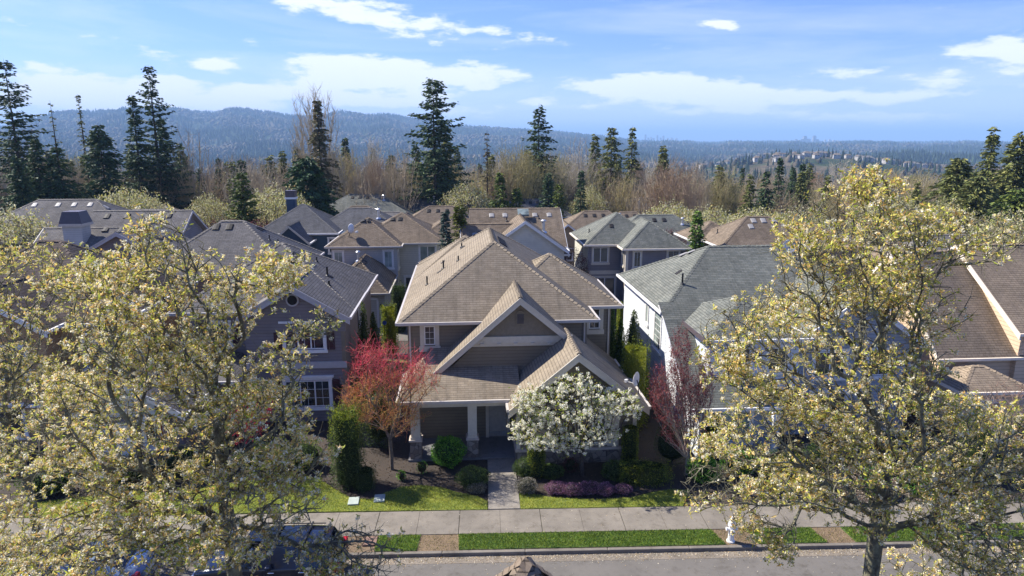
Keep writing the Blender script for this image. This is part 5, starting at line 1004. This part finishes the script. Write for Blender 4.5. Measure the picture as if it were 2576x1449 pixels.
# understorey brush and far woods (stuff)
r=rng(101); n=60000; az=np.radians(r.uniform(-46,46,n)); rr=np.sqrt(r.uniform(96**2,260**2,n)); X=rr*np.sin(az); Yb=rr*np.cos(az); ok=(Yb>100); X=X[ok];Yb=Yb[ok]; n=len(X); Z=terrain(X,Yb)
A=np.column_stack([X,Yb,Z-.2]); B=A+rdir(r,n,2.)*(2.+3.5*r.random((n,1))); V,Fs=tubes(A,B,np.full(n,.035),np.full(n,.012),3)
cc=pick(r,[(.30,.23,.15,4),(.38,.31,.21,3),(.18,.17,.08,2),(.24,.26,.09,1)],n,.25); tag(npobj('undergrowth',V,Fs,'bark_red',np.tile(cc,(3,1))),'tangled brown brush filling the ground between the trunks of the wood','undergrowth',kind='stuff')
def farwoods(name,label,r0,r1,n,seed,con=.5,az0=-46,az1=46,hs=(12,22),filt=None):
    r=rng(seed); az=np.radians(r.uniform(az0,az1,n)); u=r.random(n); rr=r0*(r1/r0)**u; X=rr*np.sin(az); Y_=rr*np.cos(az); Z=terrain(X,Y_); h=r.uniform(*hs,n)
    s=np.sin(X*.006+2)*np.sin(Y_*.005)+np.sin(X*.017+Y_*.011)*.6+.5*np.sin(X*.0031-Y_*.0042)+r.normal(size=n)*.18; iscon=s>(.35-con)
    if filt is not None: ok=filt(X,Y_,az,rr); X,Y_,Z,h,iscon,rr=[q[ok] for q in (X,Y_,Z,h,iscon,rr)]; n=len(X)
    rad=np.where(iscon,h*.17,h*.36)*(1+.0001*rr); hh=np.where(iscon,h,h*.62)
    ph=r.random(n)*6; V=[];k=5
    # conifer: cone; broadleaf: faceted dome
    for lev,(fr_c,fz_c,fr_b,fz_b) in enumerate(((1.,.0,.7,.0),(.62,.42,1.05,.45),(.06,1.,.35,1.))):
        fr=np.where(iscon,fr_c,fr_b)*rad; fz=np.where(iscon,fz_c,fz_b)*hh
        for i in range(k):
            a=ph+2*PI*i/k+lev*.5; jit=1+.25*r.normal(size=n); V.append(np.column_stack([X+fr*jit*np.cos(a),Y_+fr*jit*np.sin(a),Z+fz+(.06*h*r.normal(size=n) if lev else -1)]))
    V=np.stack(V,1).reshape(-1,3); b=(np.arange(n)*3*k); F_=[]
    for lev in range(2):
        for i in range(k): j=(i+1)%k; F_.append(np.stack([b+lev*k+i,b+lev*k+j,b+(lev+1)*k+j,b+(lev+1)*k+i],1))
    F_=np.stack(F_,1).reshape(-1,4)
    col=np.where(iscon[:,None],pick(r,[(.018,.036,.018),(.028,.05,.022)],n,.25),pick(r,[(.085,.068,.048,4),(.06,.055,.035,3),(.07,.08,.035,1),(.12,.095,.065,1)],n,.2)); col=np.repeat(col,2*k,0)*(1+.15*r.normal(size=(n*2*k,1)))
    o=npobj(name,V,F_,'needle',np.clip(col,.004,.9)); tag(o,label,'woodland',kind='stuff')
farwoods('woodland','mixed bare and evergreen woodland below the ridge in the middle distance',250,700,3600,201,.35,hs=(8,13))
farwoods('woodland','woodland around the suburban knoll to the right',700,2600,13000,202,.25,hs=(8,14),filt=lambda X,Y_,az,rr: ~((np.abs(np.degrees(az)-25)<9)&(rr>760)&(rr<1260)&(rng(5).random(len(X))<.7)))
farwoods('woodland','dark forest covering the far blue hills',1900,7500,60000,203,.42,hs=(14,25))
farwoods('woodland','distant forested plateau before the skylines',2600,9000,16000,204,.9,4,46,hs=(16,26))
# ------------------------------------------------------------------ suburban knoll houses
random.seed(5)
def farhouse_proto():
    root=empty('hillside_house',(0,0,0),0,'small pale house with a low roof on the wooded knoll to the right','house','houses on the wooded knoll')
    m=MB(); m.box(-7,7,-5,5,-3,5.5); m.build('wall','siding_pale',root)
    m=MB(); a=(-4,0,8.4);b=(4,0,8.4); c=[(-7.6,-5.6,5.4),(7.6,-5.6,5.4),(7.6,5.6,5.4),(-7.6,5.6,5.4)]; m.face([c[0],c[1],b,a]);m.face([c[2],c[3],a,b]);m.face([c[3],c[0],a]);m.face([c[1],c[2],b]); m.face(c[::-1]); m.build('roof','roof_brown2',root)
    for x in (-3.6,3.):
        m=MB(); m.box(x-1.,x+1.,-5.06,-5.0,3.,4.5); m.build('window','glass',root)
    return root
fp=farhouse_proto(); fp2=farhouse_proto(); fp2['label']='small grey-roofed house on the wooded knoll to the right'; fp2['group']='grey-roofed houses on the wooded knoll'
for ch in fp2.children:
    if ch.name.startswith('roof'): ch.data.materials[0]=M['roof_grey']
first=[True,True]
for k in range(150):
    if k<115: u=random.uniform(1890,2330); yy=random.choice([960,1000,1040,1090,1140,1190])+random.uniform(-12,12)
    elif k<134: u=random.uniform(1720,1880); yy=random.uniform(1050,1350)
    else: u=random.uniform(2330,2480); yy=random.uniform(1000,1300)
    X,Y_,_=aty(u,400,yy); j=k%2; pr=(fp,fp2)[j]; loc=(X,Y_,tz(X,Y_)+2.); rz=random.uniform(-.5,.5); s=random.uniform(.5,.75)
    if first[j]: first[j]=False; pr.location=loc; pr.rotation_euler=(0,0,rz)
    else: copytree(pr,loc,rz,s)
# ------------------------------------------------------------------ distant skylines
M['tower']=plain('tower_glass',(.16,.17,.20),.4,.1,.01); M['tower2']=plain('tower_concrete',(.42,.40,.38),.7,.1,.01)
def towers(lst,dist,label,group):
    for u,vt,wpx,mt in lst:
        X,Y_,Zt=aty(u,vt,dist); g=tz(X,Y_); w=wpx*dist/F; m=MB(); m.box(-w/2,w/2,-w/2,w/2,-20,(Zt-g)*.93); m.box(-w*.36,w*.36,-w*.36,w*.36,(Zt-g)*.93,Zt-g)
        nfl=int((Zt-g)/12)
        for q in range(2,nfl): m.box(-w/2-.8,w/2+.8,-w/2-.8,w/2+.8,q*12,q*12+3.5,1)
        o=m.build('skyscraper',[mt,'tower2']); o.location=(X,Y_,g); tag(o,label,'skyscraper',group)
towers([(1998,354,5,'tower'),(2003,350,5,'tower'),(2011,352,9,'tower2'),(2018,349,6,'tower'),(2025,342,8,'tower'),(2034,349,9,'tower2'),(2049,341,7,'tower'),(2056,350,6,'tower'),(2063,354,7,'tower2'),(2076,351,4,'tower2'),(2087,350,4,'tower2'),(2098,352,5,'tower2'),(2108,353,6,'tower2')],6500,'blue-grey high-rise in the nearer skyline on the right horizon','high-rises of the nearer skyline')
towers([(1624,338,4,'tower'),(1631,346,5,'tower'),(1638,344,4,'tower2'),(1644,347,5,'tower'),(1654,340,4,'tower'),(1662,346,4,'tower'),(1669,341,5,'tower'),(1680,347,5,'tower2'),(1690,346,6,'tower2'),(1702,347,6,'tower2')],9500,'hazy blue high-rise in the farther skyline right of the thin cedars','high-rises of the farther skyline')
# ------------------------------------------------------------------ cars
def carpaint(name,c):
    m,nt,b=newmat(name); n=noise(nt,3,3); nt.links.new(ramp(nt,n,[(.3,tuple(x*.85 for x in c)),(.7,tuple(x*1.1 for x in c))]),b.inputs['Base Color']); b.inputs['Metallic'].default_value=.5; b.inputs['Roughness'].default_value=.28; b.inputs['Coat Weight'].default_value=1.; b.inputs['Coat Roughness'].default_value=.04; return m
M['paint_navy']=carpaint('paint_navy',(.012,.016,.032)); M['paint_silver']=carpaint('paint_silver',(.16,.22,.31)); M['autoglass']=glassmat('auto_glass',(.012,.014,.016),.03)
M['tyre']=plain('tyre',(.015,.015,.015),.85); M['rim']=plain('rim',(.4,.4,.42),.3,.05,6,.8); M['red_lens']=plain('red_lens',(.35,.01,.012),.2); M['clear_lens']=plain('clear_lens',(.5,.5,.52),.15); M['chrome']=plain('chrome',(.7,.7,.72),.12,.03,6,1.)
def car(name,loc,rz,paint,prof,W,L,label,suv):
    """prof: list of (x, shoulder z, top z, half width at roof, cabin?) front at -x"""
    root=empty(name,loc,rz,label,'car'); st=prof; ring=[]
    for (x,zs,zt,wt,cab) in st:
        e=min((x+L/2),(L/2-x)); w=W/2*(1-.16*max(0,1-e/.55)**2); lo=.24 if e>.3 else .34
        ring.append([(x,w*.90,lo),(x,w*.985,lo+.16),(x,w,.62),(x,w*.985,zs-.06),(x,w*.94,zs),(x,min(wt,w*.92),zt-(.05 if cab else .012)),(x,min(wt,w*.92)*.8,zt),(x,0,zt+.02)])
    bod=MB(); gl=MB(); n=len(st)
    for i in range(n-1):
        for sg in (-1,1):
            for j in range(7):
                a,b_,c,d=ring[i][j],ring[i+1][j],ring[i+1][j+1],ring[i][j+1]; q=[(p[0],p[1]*sg,p[2]) for p in (a,b_,c,d)]
                if sg>0: q=q[::-1]
                cabi,cabj=st[i][4],st[i+1][4]; g=False
                if j==4 and (cabi or cabj) and cabi!=3 and cabj!=3: g=True
                if j>=5 and (cabi!=cabj) : g=True
                (gl if g else bod).face(q)
    for i,s_ in ((0,1),(n-1,-1)):
        pts=[(p[0],p[1],p[2]) for p in ring[i]]+[(p[0],-p[1],p[2]) for p in ring[i][::-1][1:]]; bod.face(pts if s_>0 else pts[::-1])
    bo=bod.build('body',paint,root,smooth=False); gl.build('windows','autoglass',root)
    for m_ in (bo,):
        w=m_.modifiers.new('weld','WELD'); w.merge_threshold=.002; sb=m_.modifiers.new('bevel','BEVEL'); sb.width=.03; sb.segments=2; sb.angle_limit=R(25); m_.data.polygons.foreach_set('use_smooth',[True]*len(m_.data.polygons))
    wr=.37 if suv else .32
    for x in (-L/2+.88,L/2-.92):
        for sg in (-1,1):
            wh=MB(); y=sg*(W/2-.11); wh.lathe((x,y,wr),[(wr*.62,-.11),(wr*.94,-.115),(wr,-.08),(wr,.08),(wr*.94,.115),(wr*.62,.11)],22,ax=1); wo=wh.build('wheel','tyre',root,smooth=False)
            rm=MB(); rm.lathe((x,y+sg*.085,wr),[(wr*.6,-.02),(wr*.6,.02),(wr*.2,.035)],18,ax=1)
            for k in range(5): t=k*2*PI/5; rm.tube((x,y+sg*.118,wr),(x+wr*.55*math.cos(t),y+sg*.112,wr+wr*.55*math.sin(t)),.03,.025,5)
            rm.build('rim','rim',wo)
            ar=MB(); ar.lathe((x,sg*(W/2-.03),wr),[(wr*1.13,-.04),(wr*1.13,.034)],22,ax=1); ar.build('wheel_arch','black',root)
    for sg in (-1,1):
        q=MB(); q.box(-L/2-.01,-L/2+.3,sg*W*.36-.2,sg*W*.36+.2,.62,.78); q.build('headlight','clear_lens',root,bevel=.03)
        q=MB(); q.box(L/2-.2,L/2+.012,sg*W*.39-.13,sg*W*.39+.13,.82,1.08 if suv else .98); q.build('tail_light','red_lens',root,bevel=.03)
        q=MB(); x=[s_[0] for s_ in st if s_[4]][0]+.55; zs=st[len(st)//2][1]; q.box(x-.08,x+.1,sg*(W/2+.02)-.02 if sg>0 else -W/2-.2,(W/2+.2) if sg>0 else -W/2-.0,zs+.02,zs+.19); q.build('door_mirror',paint,root,bevel=.04)
        for hx in (.15,1.15): q=MB(); q.box(hx,hx+.2,sg*(W/2)-.02,sg*(W/2)+.035,zs-.17,zs-.13); q.build('door_handle','chrome',root,bevel=.01)
        q=MB(); q.box(-.02,.0,sg*(W/2*.985)-.012,sg*(W/2*.985)+.012,.4,zs-.05); q.build('door_seam','black',root)
        if suv: q=MB(); q.tube((-.55,sg*.6,1.79),(1.75,sg*.6,1.77),.02,.02,8); q.build('roof_rail','black',root)
    if suv:
        for x in (.3,1.3): q=MB(); q.box(x-.03,x+.03,-.64,.64,1.80,1.835); q.build('roof_bar','black',root,bevel=.01)
        q=MB(); q.prism([(1.7,-.01,1.76),(1.9,-.01,1.76),(1.88,-.01,1.87)],(0,.02,0)); q.build('antenna','black',root)
        q=MB(); q.box(-.75,.15,-.42,.42,1.7,1.752); q.build('sunroof','autoglass',root,bevel=.02)
    q=MB(); q.box(L/2-.02,L/2+.03,-.26,.26,.62,.76); q.build('number_plate','trim_white',root)
    q=MB(); q.box(-L/2-.03,-L/2+.02,-W*.3,W*.3,.42,.6); q.build('grille','black',root); return root
suvp=[(-2.4,.72,.76,.6,0),(-2.3,.88,.92,.7,0),(-1.9,.98,1.03,.75,0),(-1.25,1.04,1.10,.76,0),(-1.05,1.05,1.13,.75,1),(-.35,1.06,1.68,.62,2),(.0,1.06,1.75,.62,3),(.08,1.06,1.75,.62,2),(.95,1.07,1.76,.62,3),(1.05,1.07,1.76,.62,2),(1.85,1.08,1.72,.62,2),(2.05,1.08,1.68,.6,3),(2.33,1.07,1.12,.66,0),(2.42,.9,.95,.6,0)]
suvp=[(x,a,b,c,{0:0,1:0,2:1,3:3}[k]) for x,a,b,c,k in suvp]
b=atz(890,1390,0); car('parked_car',(b[0]-2.5,21.25,-.13),0,'paint_navy',suvp,1.92,4.84,'dark navy estate car with roof rails parked below the big left pear tree',True)
sedp=[(-2.45,.62,.66,.6,0),(-2.35,.74,.78,.68,0),(-1.9,.84,.89,.72,0),(-1.15,.92,.98,.74,0),(-.95,.93,1.0,.72,0),(-.2,.94,1.38,.58,1),(.22,.94,1.44,.57,3),(.28,.94,1.44,.57,1),(.95,.95,1.42,.57,1),(1.25,.95,1.34,.58,3),(1.85,.98,1.05,.62,0),(2.3,.97,1.02,.66,0),(2.42,.8,.86,.6,0)]
b=atz(405,1440,0); car('parked_car',(b[0]-2.5,21.05,-.13),0,'paint_silver',sedp,1.85,4.88,'silver-blue saloon parked at the kerb at the lower left, facing left',False)
# ------------------------------------------------------------------ street furniture and small things
b=atz(1838,1362,0); e=empty('fire_hydrant',(b[0],b[1],0),0,'white fire hydrant in the bare patch of the verge left of the right pear tree','fire hydrant')
q=MB(); q.lathe((0,0,0),[(.17,0),(.17,.05),(.125,.06),(.115,.62),(.15,.63),(.15,.69),(.13,.71)],18); q.build('barrel','trim_white',e,smooth=False)
q=MB(); q.lathe((0,0,0),[(.135,.711),(.13,.80),(.09,.88),(.045,.91),(.045,.97)],18); q.build('bonnet','trim_white',e)
for d in (-1,1): q=MB(); q.lathe((d*.14,0,.5),[(.055,-.05),(.055,.05),(.07,.051),(.07,.09),(.03,.1)] if d>0 else [(.03,-.1),(.07,-.09),(.07,-.051),(.055,-.05),(.055,.05)],12,ax=0); q.build('outlet_cap','trim_white',e)
q=MB(); q.lathe((0,-.14,.45),[(.04,-.1),(.085,-.09),(.085,-.04),(.07,.05)],14,ax=1); q.build('pumper_cap','trim_white',e); e.scale=(.9,.9,1.05)
for u,v,lab in ((890,1264,'pale green utility box lid in the lawn, nearer the hedge'),(955,1257,'shaded pale green utility box lid in the lawn, right one')):
    b=atz(u,v,0); q=MB(); q.box(-.22,.22,-.3,.3,0,.085); o=q.build('utility_cover',plain('cover_green',(.33,.38,.34),.7),bevel=.02); o.location=(b[0],b[1],.01); o.rotation_euler=(0,0,.08); tag(o,lab,'utility cover')
b=atz(931,1364,0); e=empty('meter_box',(b[0],b[1],.0),0.05,'brown water meter lid in the verge grass behind the parked estate car','meter box'); q=MB(); q.box(-.26,.26,-.27,.27,-.05,.07); q.build('lid',plain('rust_lid',(.18,.11,.085),.8),e,bevel=.015); q=MB(); q.lathe((.05,.1,.071),[(.05,0),(.05,.012)],12); q.build('cap','black',e)
# hanging flag
pz=aty(385,1030,29.6); e=empty('flag',pz,0,'stars-and-stripes flag hanging on an angled pole by the garage wing','flag')
q=MB(); q.tube((1.3,.5,-.9),(-.1,-.4,.35),.018,.015,8); q.build('flagpole','chrome',e)
W_,H_=.62,2.0; nx,ny=13,26; V=[];Fc=[];cl=[]
for i in range(nx+1):
    for j in range(ny+1):
        t=i/nx; s=j/ny; V.append((.1+W_*t*(1-.2*s)+.05*math.sin(s*9),.08*math.sin(t*11+s*2)-.1,.3-H_*s-.55*t*(1-s)*0-t*.35))
for i in range(nx):
    for j in range(ny):
        Fc.append([i*(ny+1)+j,(i+1)*(ny+1)+j,(i+1)*(ny+1)+j+1,i*(ny+1)+j+1]); cant=(i<7 and j<11)
        cl.append((.012,.02,.09) if cant else ((.42,.012,.03) if i%2==0 else (.75,.73,.70)))
fo=npobj('cloth',V,Fc,'leaf',cl,e,smooth=True); sv=MB()
for i in range(7):
    for j in range(9):
        if (i+j)%2==0: t=(i+.5)/nx;s=(j+1)/ny; x=.1+W_*t*(1-.2*s)+.05*math.sin(s*9); y=.08*math.sin(t*11+s*2)-.112; z=.3-H_*s-t*.35; sv.face([(x+.018*math.cos(k*PI/5+PI/2)*(1 if k%2==0 else .4),y,z+.018*math.sin(k*PI/5+PI/2)*(1 if k%2==0 else .4)) for k in range(10)])
sv.build('star','trim_white',fo)
b=aty(967,812,44.5); e=empty('yard_sign',(b[0],b[1],0),0,'small blue octagonal yard sign in the gap left of the central house','sign'); q=MB(); q.tube((0,0,0),(0,0,max(.5,b[2])),.015,.015,6); q.build('stake','black',e); q=MB(); q.prism([(.16*math.cos(k*PI/4+PI/8),-.02,max(.5,b[2])+.16*math.sin(k*PI/4+PI/8)) for k in range(8)],(0,.02,0)); q.build('plate',plain('sign_blue',(.02,.06,.35),.4),e)
# fallen petals in the gutter and on the road and walk
r=rng(301); n=9000; x=r.uniform(-10,30,n); y=np.where(r.random(n)<.75,22.36-np.abs(r.normal(size=n))*.22,r.uniform(14,25.2,n)); z=np.where((y<21.95),-.12,np.where(y<22.38,-.118,.024)); c=np.column_stack([x,y,z]); d=rdir(r,n); d[:,2]*=.1
tag(npobj('fallen_petals',leaves(c,d,.03+.03*r.random(n),.025+.02*r.random(n),r),quadsF(n),'petal',pick(r,[(.7,.62,.5),(.45,.33,.18),(.55,.5,.4)],n,.15)),'fallen blossom petals and leaf scales scattered along the gutter','petals',kind='stuff')
r=rng(302); n=9000; x=r.uniform(11,22,n); y=r.uniform(25.4,31,n); c=np.column_stack([x,y,np.full(n,.01)]); d=rdir(r,n); d[:,2]*=.2
tag(npobj('fallen_petals',leaves(c,d,.05+.04*r.random(n),.04+.02*r.random(n),r),quadsF(n),'petal',pick(r,[(.6,.52,.45),(.35,.25,.18),(.5,.42,.36)],n,.15)),'fallen petals covering the bed below the right pear tree','petals',kind='stuff')
r=rng(303); n=14000; x=r.uniform(-20,30,n); y=r.uniform(25.35,33,n); c=np.column_stack([x,y,np.full(n,-.012)]); d=rdir(r,n); d[:,2]*=.4
tag(npobj('bark_chips',leaves(c,d,.05+.06*r.random(n),.03+.03*r.random(n),r),quadsF(n),'leaf',pick(r,[(.09,.06,.04),(.05,.035,.025),(.14,.10,.065)],n,.2)),'dark bark chips and twigs lying on the planting beds','mulch',kind='stuff')
# ------------------------------------------------------------------ light, sky, air
SUNAZ=math.atan2(-.90,.42); EL=R(46)
ld=bpy.data.lights.new('sun','SUN'); ld.energy=5.0; ld.angle=R(.53); ld.color=(1,.94,.84); lo=bpy.data.objects.new('sun',ld); C.objects.link(lo)
from mathutils import Vector
sd=Vector((math.sin(SUNAZ)*math.cos(EL),math.cos(SUNAZ)*math.cos(EL),math.sin(EL))); lo.rotation_euler=(sd).to_track_quat('Z','Y').to_euler(); lo.location=(-30,10,60)
w=bpy.data.worlds.new('World'); bpy.context.scene.world=w; w.use_nodes=True; nt=w.node_tree; bg=nt.nodes['Background']
sk=nd(nt,'ShaderNodeTexSky',sky_type='NISHITA',sun_disc=False,sun_elevation=EL,sun_rotation=SUNAZ,altitude=200,air_density=1.,dust_density=.4,ozone_density=3.)
tc=nd(nt,'ShaderNodeTexCoord'); sp=nd(nt,'ShaderNodeSeparateXYZ'); nt.links.new(tc.outputs['Generated'],sp.inputs[0])
def mth(op,a,b=None):
    n=nd(nt,'ShaderNodeMath',operation=op)
    for k,vv in enumerate((a,b)):
        if vv is None: continue
        if hasattr(vv,'links'): nt.links.new(vv,n.inputs[k])
        else: n.inputs[k].default_value=vv
    return n.outputs[0]
azn=mth('ARCTAN2',sp.outputs[0],sp.outputs[1]); eln=mth('ARCSINE',sp.outputs[2])
cb=nd(nt,'ShaderNodeCombineXYZ'); nt.links.new(azn,cb.inputs[0]); nt.links.new(mth('MULTIPLY',eln,3.2),cb.inputs[1])
n1=nd(nt,'ShaderNodeTexNoise'); n1.inputs['Scale'].default_value=20; n1.inputs['Detail'].default_value=9; n1.inputs['Roughness'].default_value=.62; nt.links.new(cb.outputs[0],n1.inputs['Vector'])
n2=nd(nt,'ShaderNodeTexNoise'); n2.inputs['Scale'].default_value=2.6; n2.inputs['Detail'].default_value=8; n2.inputs['Roughness'].default_value=.6; n2.inputs['Distortion'].default_value=.6
cb2=nd(nt,'ShaderNodeCombineXYZ'); nt.links.new(mth('ADD',azn,mth('MULTIPLY',eln,1.6)),cb2.inputs[0]); nt.links.new(mth('MULTIPLY',eln,8.),cb2.inputs[1]); nt.links.new(cb2.outputs[0],n2.inputs['Vector'])
def azel(u,v): d=ray(u,v); L=math.sqrt(sum(c*c for c in d)); return math.atan2(d[0],d[1]),math.asin(d[2]/L)
CL=[(850,160,90,22,1),(960,200,150,38,.9),(1000,170,60,18,.8),(1200,190,120,26,1),(1600,215,160,26,1.1),(1750,235,180,28,1),(1880,245,130,18,.8),(545,165,60,16,.9),(430,203,70,12,.9),(160,205,100,26,.8),(610,235,60,18,.8),(480,262,170,24,.7),(880,250,80,14,.8),(2085,245,70,12,.8),(2200,255,40,14,.8),(2540,128,90,32,1.),(1810,62,50,12,.8),(2290,243,50,10,.7),(70,240,90,30,.6),(1190,285,110,18,.6),(1090,240,60,18,.6),(2260,295,120,18,.6),(1480,268,50,8,.6),(640,270,90,12,.6),(1210,222,40,8,.7),(100,165,40,10,.6),(2120,185,120,14,.4),(2400,205,160,40,.45),(1700,285,60,10,.5),
    (350,225,150,22,.8),(230,260,120,18,.7),(700,235,110,18,.8),(1000,262,120,14,.7),(1350,255,90,12,.6),(1900,275,120,14,.6),(2050,292,90,10,.5),(820,205,90,16,.8),(960,45,220,38,.7),(1290,85,160,18,.45),(780,12,150,18,.5),(250,100,260,16,.35),(700,120,200,14,.28),(1660,110,120,12,.3),(2400,20,90,8,.25)]
acc=None
for u,v,hu,hv,s in CL:
    A0,E0=azel(u,v); ha=hu/F*1.05; he=hv/F*1.05; tilt=0 if v>140 else -.18
    dx=mth('SUBTRACT',azn,A0); dy=mth('SUBTRACT',eln,E0)
    if tilt: dy=mth('SUBTRACT',dy,mth('MULTIPLY',dx,tilt))
    dx=mth('DIVIDE',dx,ha); dy=mth('DIVIDE',dy,he); q=mth('ADD',mth('MULTIPLY',dx,dx),mth('MULTIPLY',dy,dy)); g_=mth('MULTIPLY',mth('EXPONENT',mth('MULTIPLY',q,-1.1)),s)
    acc=g_ if acc is None else mth('ADD',acc,g_)
c1=mth('ADD',acc,mth('MULTIPLY',mth('SUBTRACT',n1.outputs[0],.5),2.3))
mr=nd(nt,'ShaderNodeMapRange',i_1=.30,i_2=.82,interpolation_type='SMOOTHSTEP'); nt.links.new(c1,mr.inputs[0])
fl=mth('MINIMUM',mth('MULTIPLY',acc,3.5),1.); c2=mth('MULTIPLY',mr.outputs[0],fl)
cirm=nd(nt,'ShaderNodeMapRange',i_1=.46,i_2=.75); nt.links.new(n2.outputs[0],cirm.inputs[0]); low=nd(nt,'ShaderNodeMapRange',i_1=.42,i_2=.06); nt.links.new(eln,low.inputs[0])
c3=mth('MULTIPLY',mth('MULTIPLY',cirm.outputs[0],low.outputs[0]),.45)
fac=mth('MINIMUM',mth('ADD',mth('MULTIPLY',c2,.92),c3),.95)
hz=nd(nt,'ShaderNodeMapRange',i_1=.13,i_2=-.01,interpolation_type='SMOOTHSTEP'); hz.inputs[4].default_value=.5; nt.links.new(eln,hz.inputs[0])
skb=mixc(nt,1.,sk.outputs[0],(.49,.57,.97),'MULTIPLY')
hm_=mth('MULTIPLY',hz.outputs[0],1.5); skb=mixc(nt,hm_,skb,(4.4,5.1,6.4))
o=mixc(nt,fac,skb,(5.5,5.75,6.3)); nt.links.new(o,bg.inputs[0]); bg.inputs[1].default_value=.105
hm=bpy.data.materials.new('haze'); hm.use_nodes=True; t=hm.node_tree
for n_ in list(t.nodes): t.nodes.remove(n_)
om=t.nodes.new('ShaderNodeOutputMaterial'); pv=t.nodes.new('ShaderNodeVolumePrincipled'); pv.inputs['Color'].default_value=(.40,.65,1.,1); pv.inputs['Density'].default_value=1.6e-4; pv.inputs['Anisotropy'].default_value=0.; t.links.new(pv.outputs[0],om.inputs['Volume'])
import os
if not os.environ.get('NOHAZE'):
    m=MB(); m.box(-30000,30000,-2500,26000,-160,285); ho=m.build('haze',hm); tag(ho,kind='stuff')
# ------------------------------------------------------------------ camera and render
cd=bpy.data.cameras.new('camera'); cd.sensor_width=36; cd.lens=F/2576*36; cd.clip_start=.3; cd.clip_end=90000
co=bpy.data.objects.new('camera',cd); C.objects.link(co); co.location=(0,0,CH); co.rotation_euler=(PI/2-PIT,0,-YAW); bpy.context.scene.camera=co
sc=bpy.context.scene; sc.view_settings.view_transform='Standard'; sc.view_settings.look='None'; sc.view_settings.exposure=1.02; sc.view_settings.gamma=1
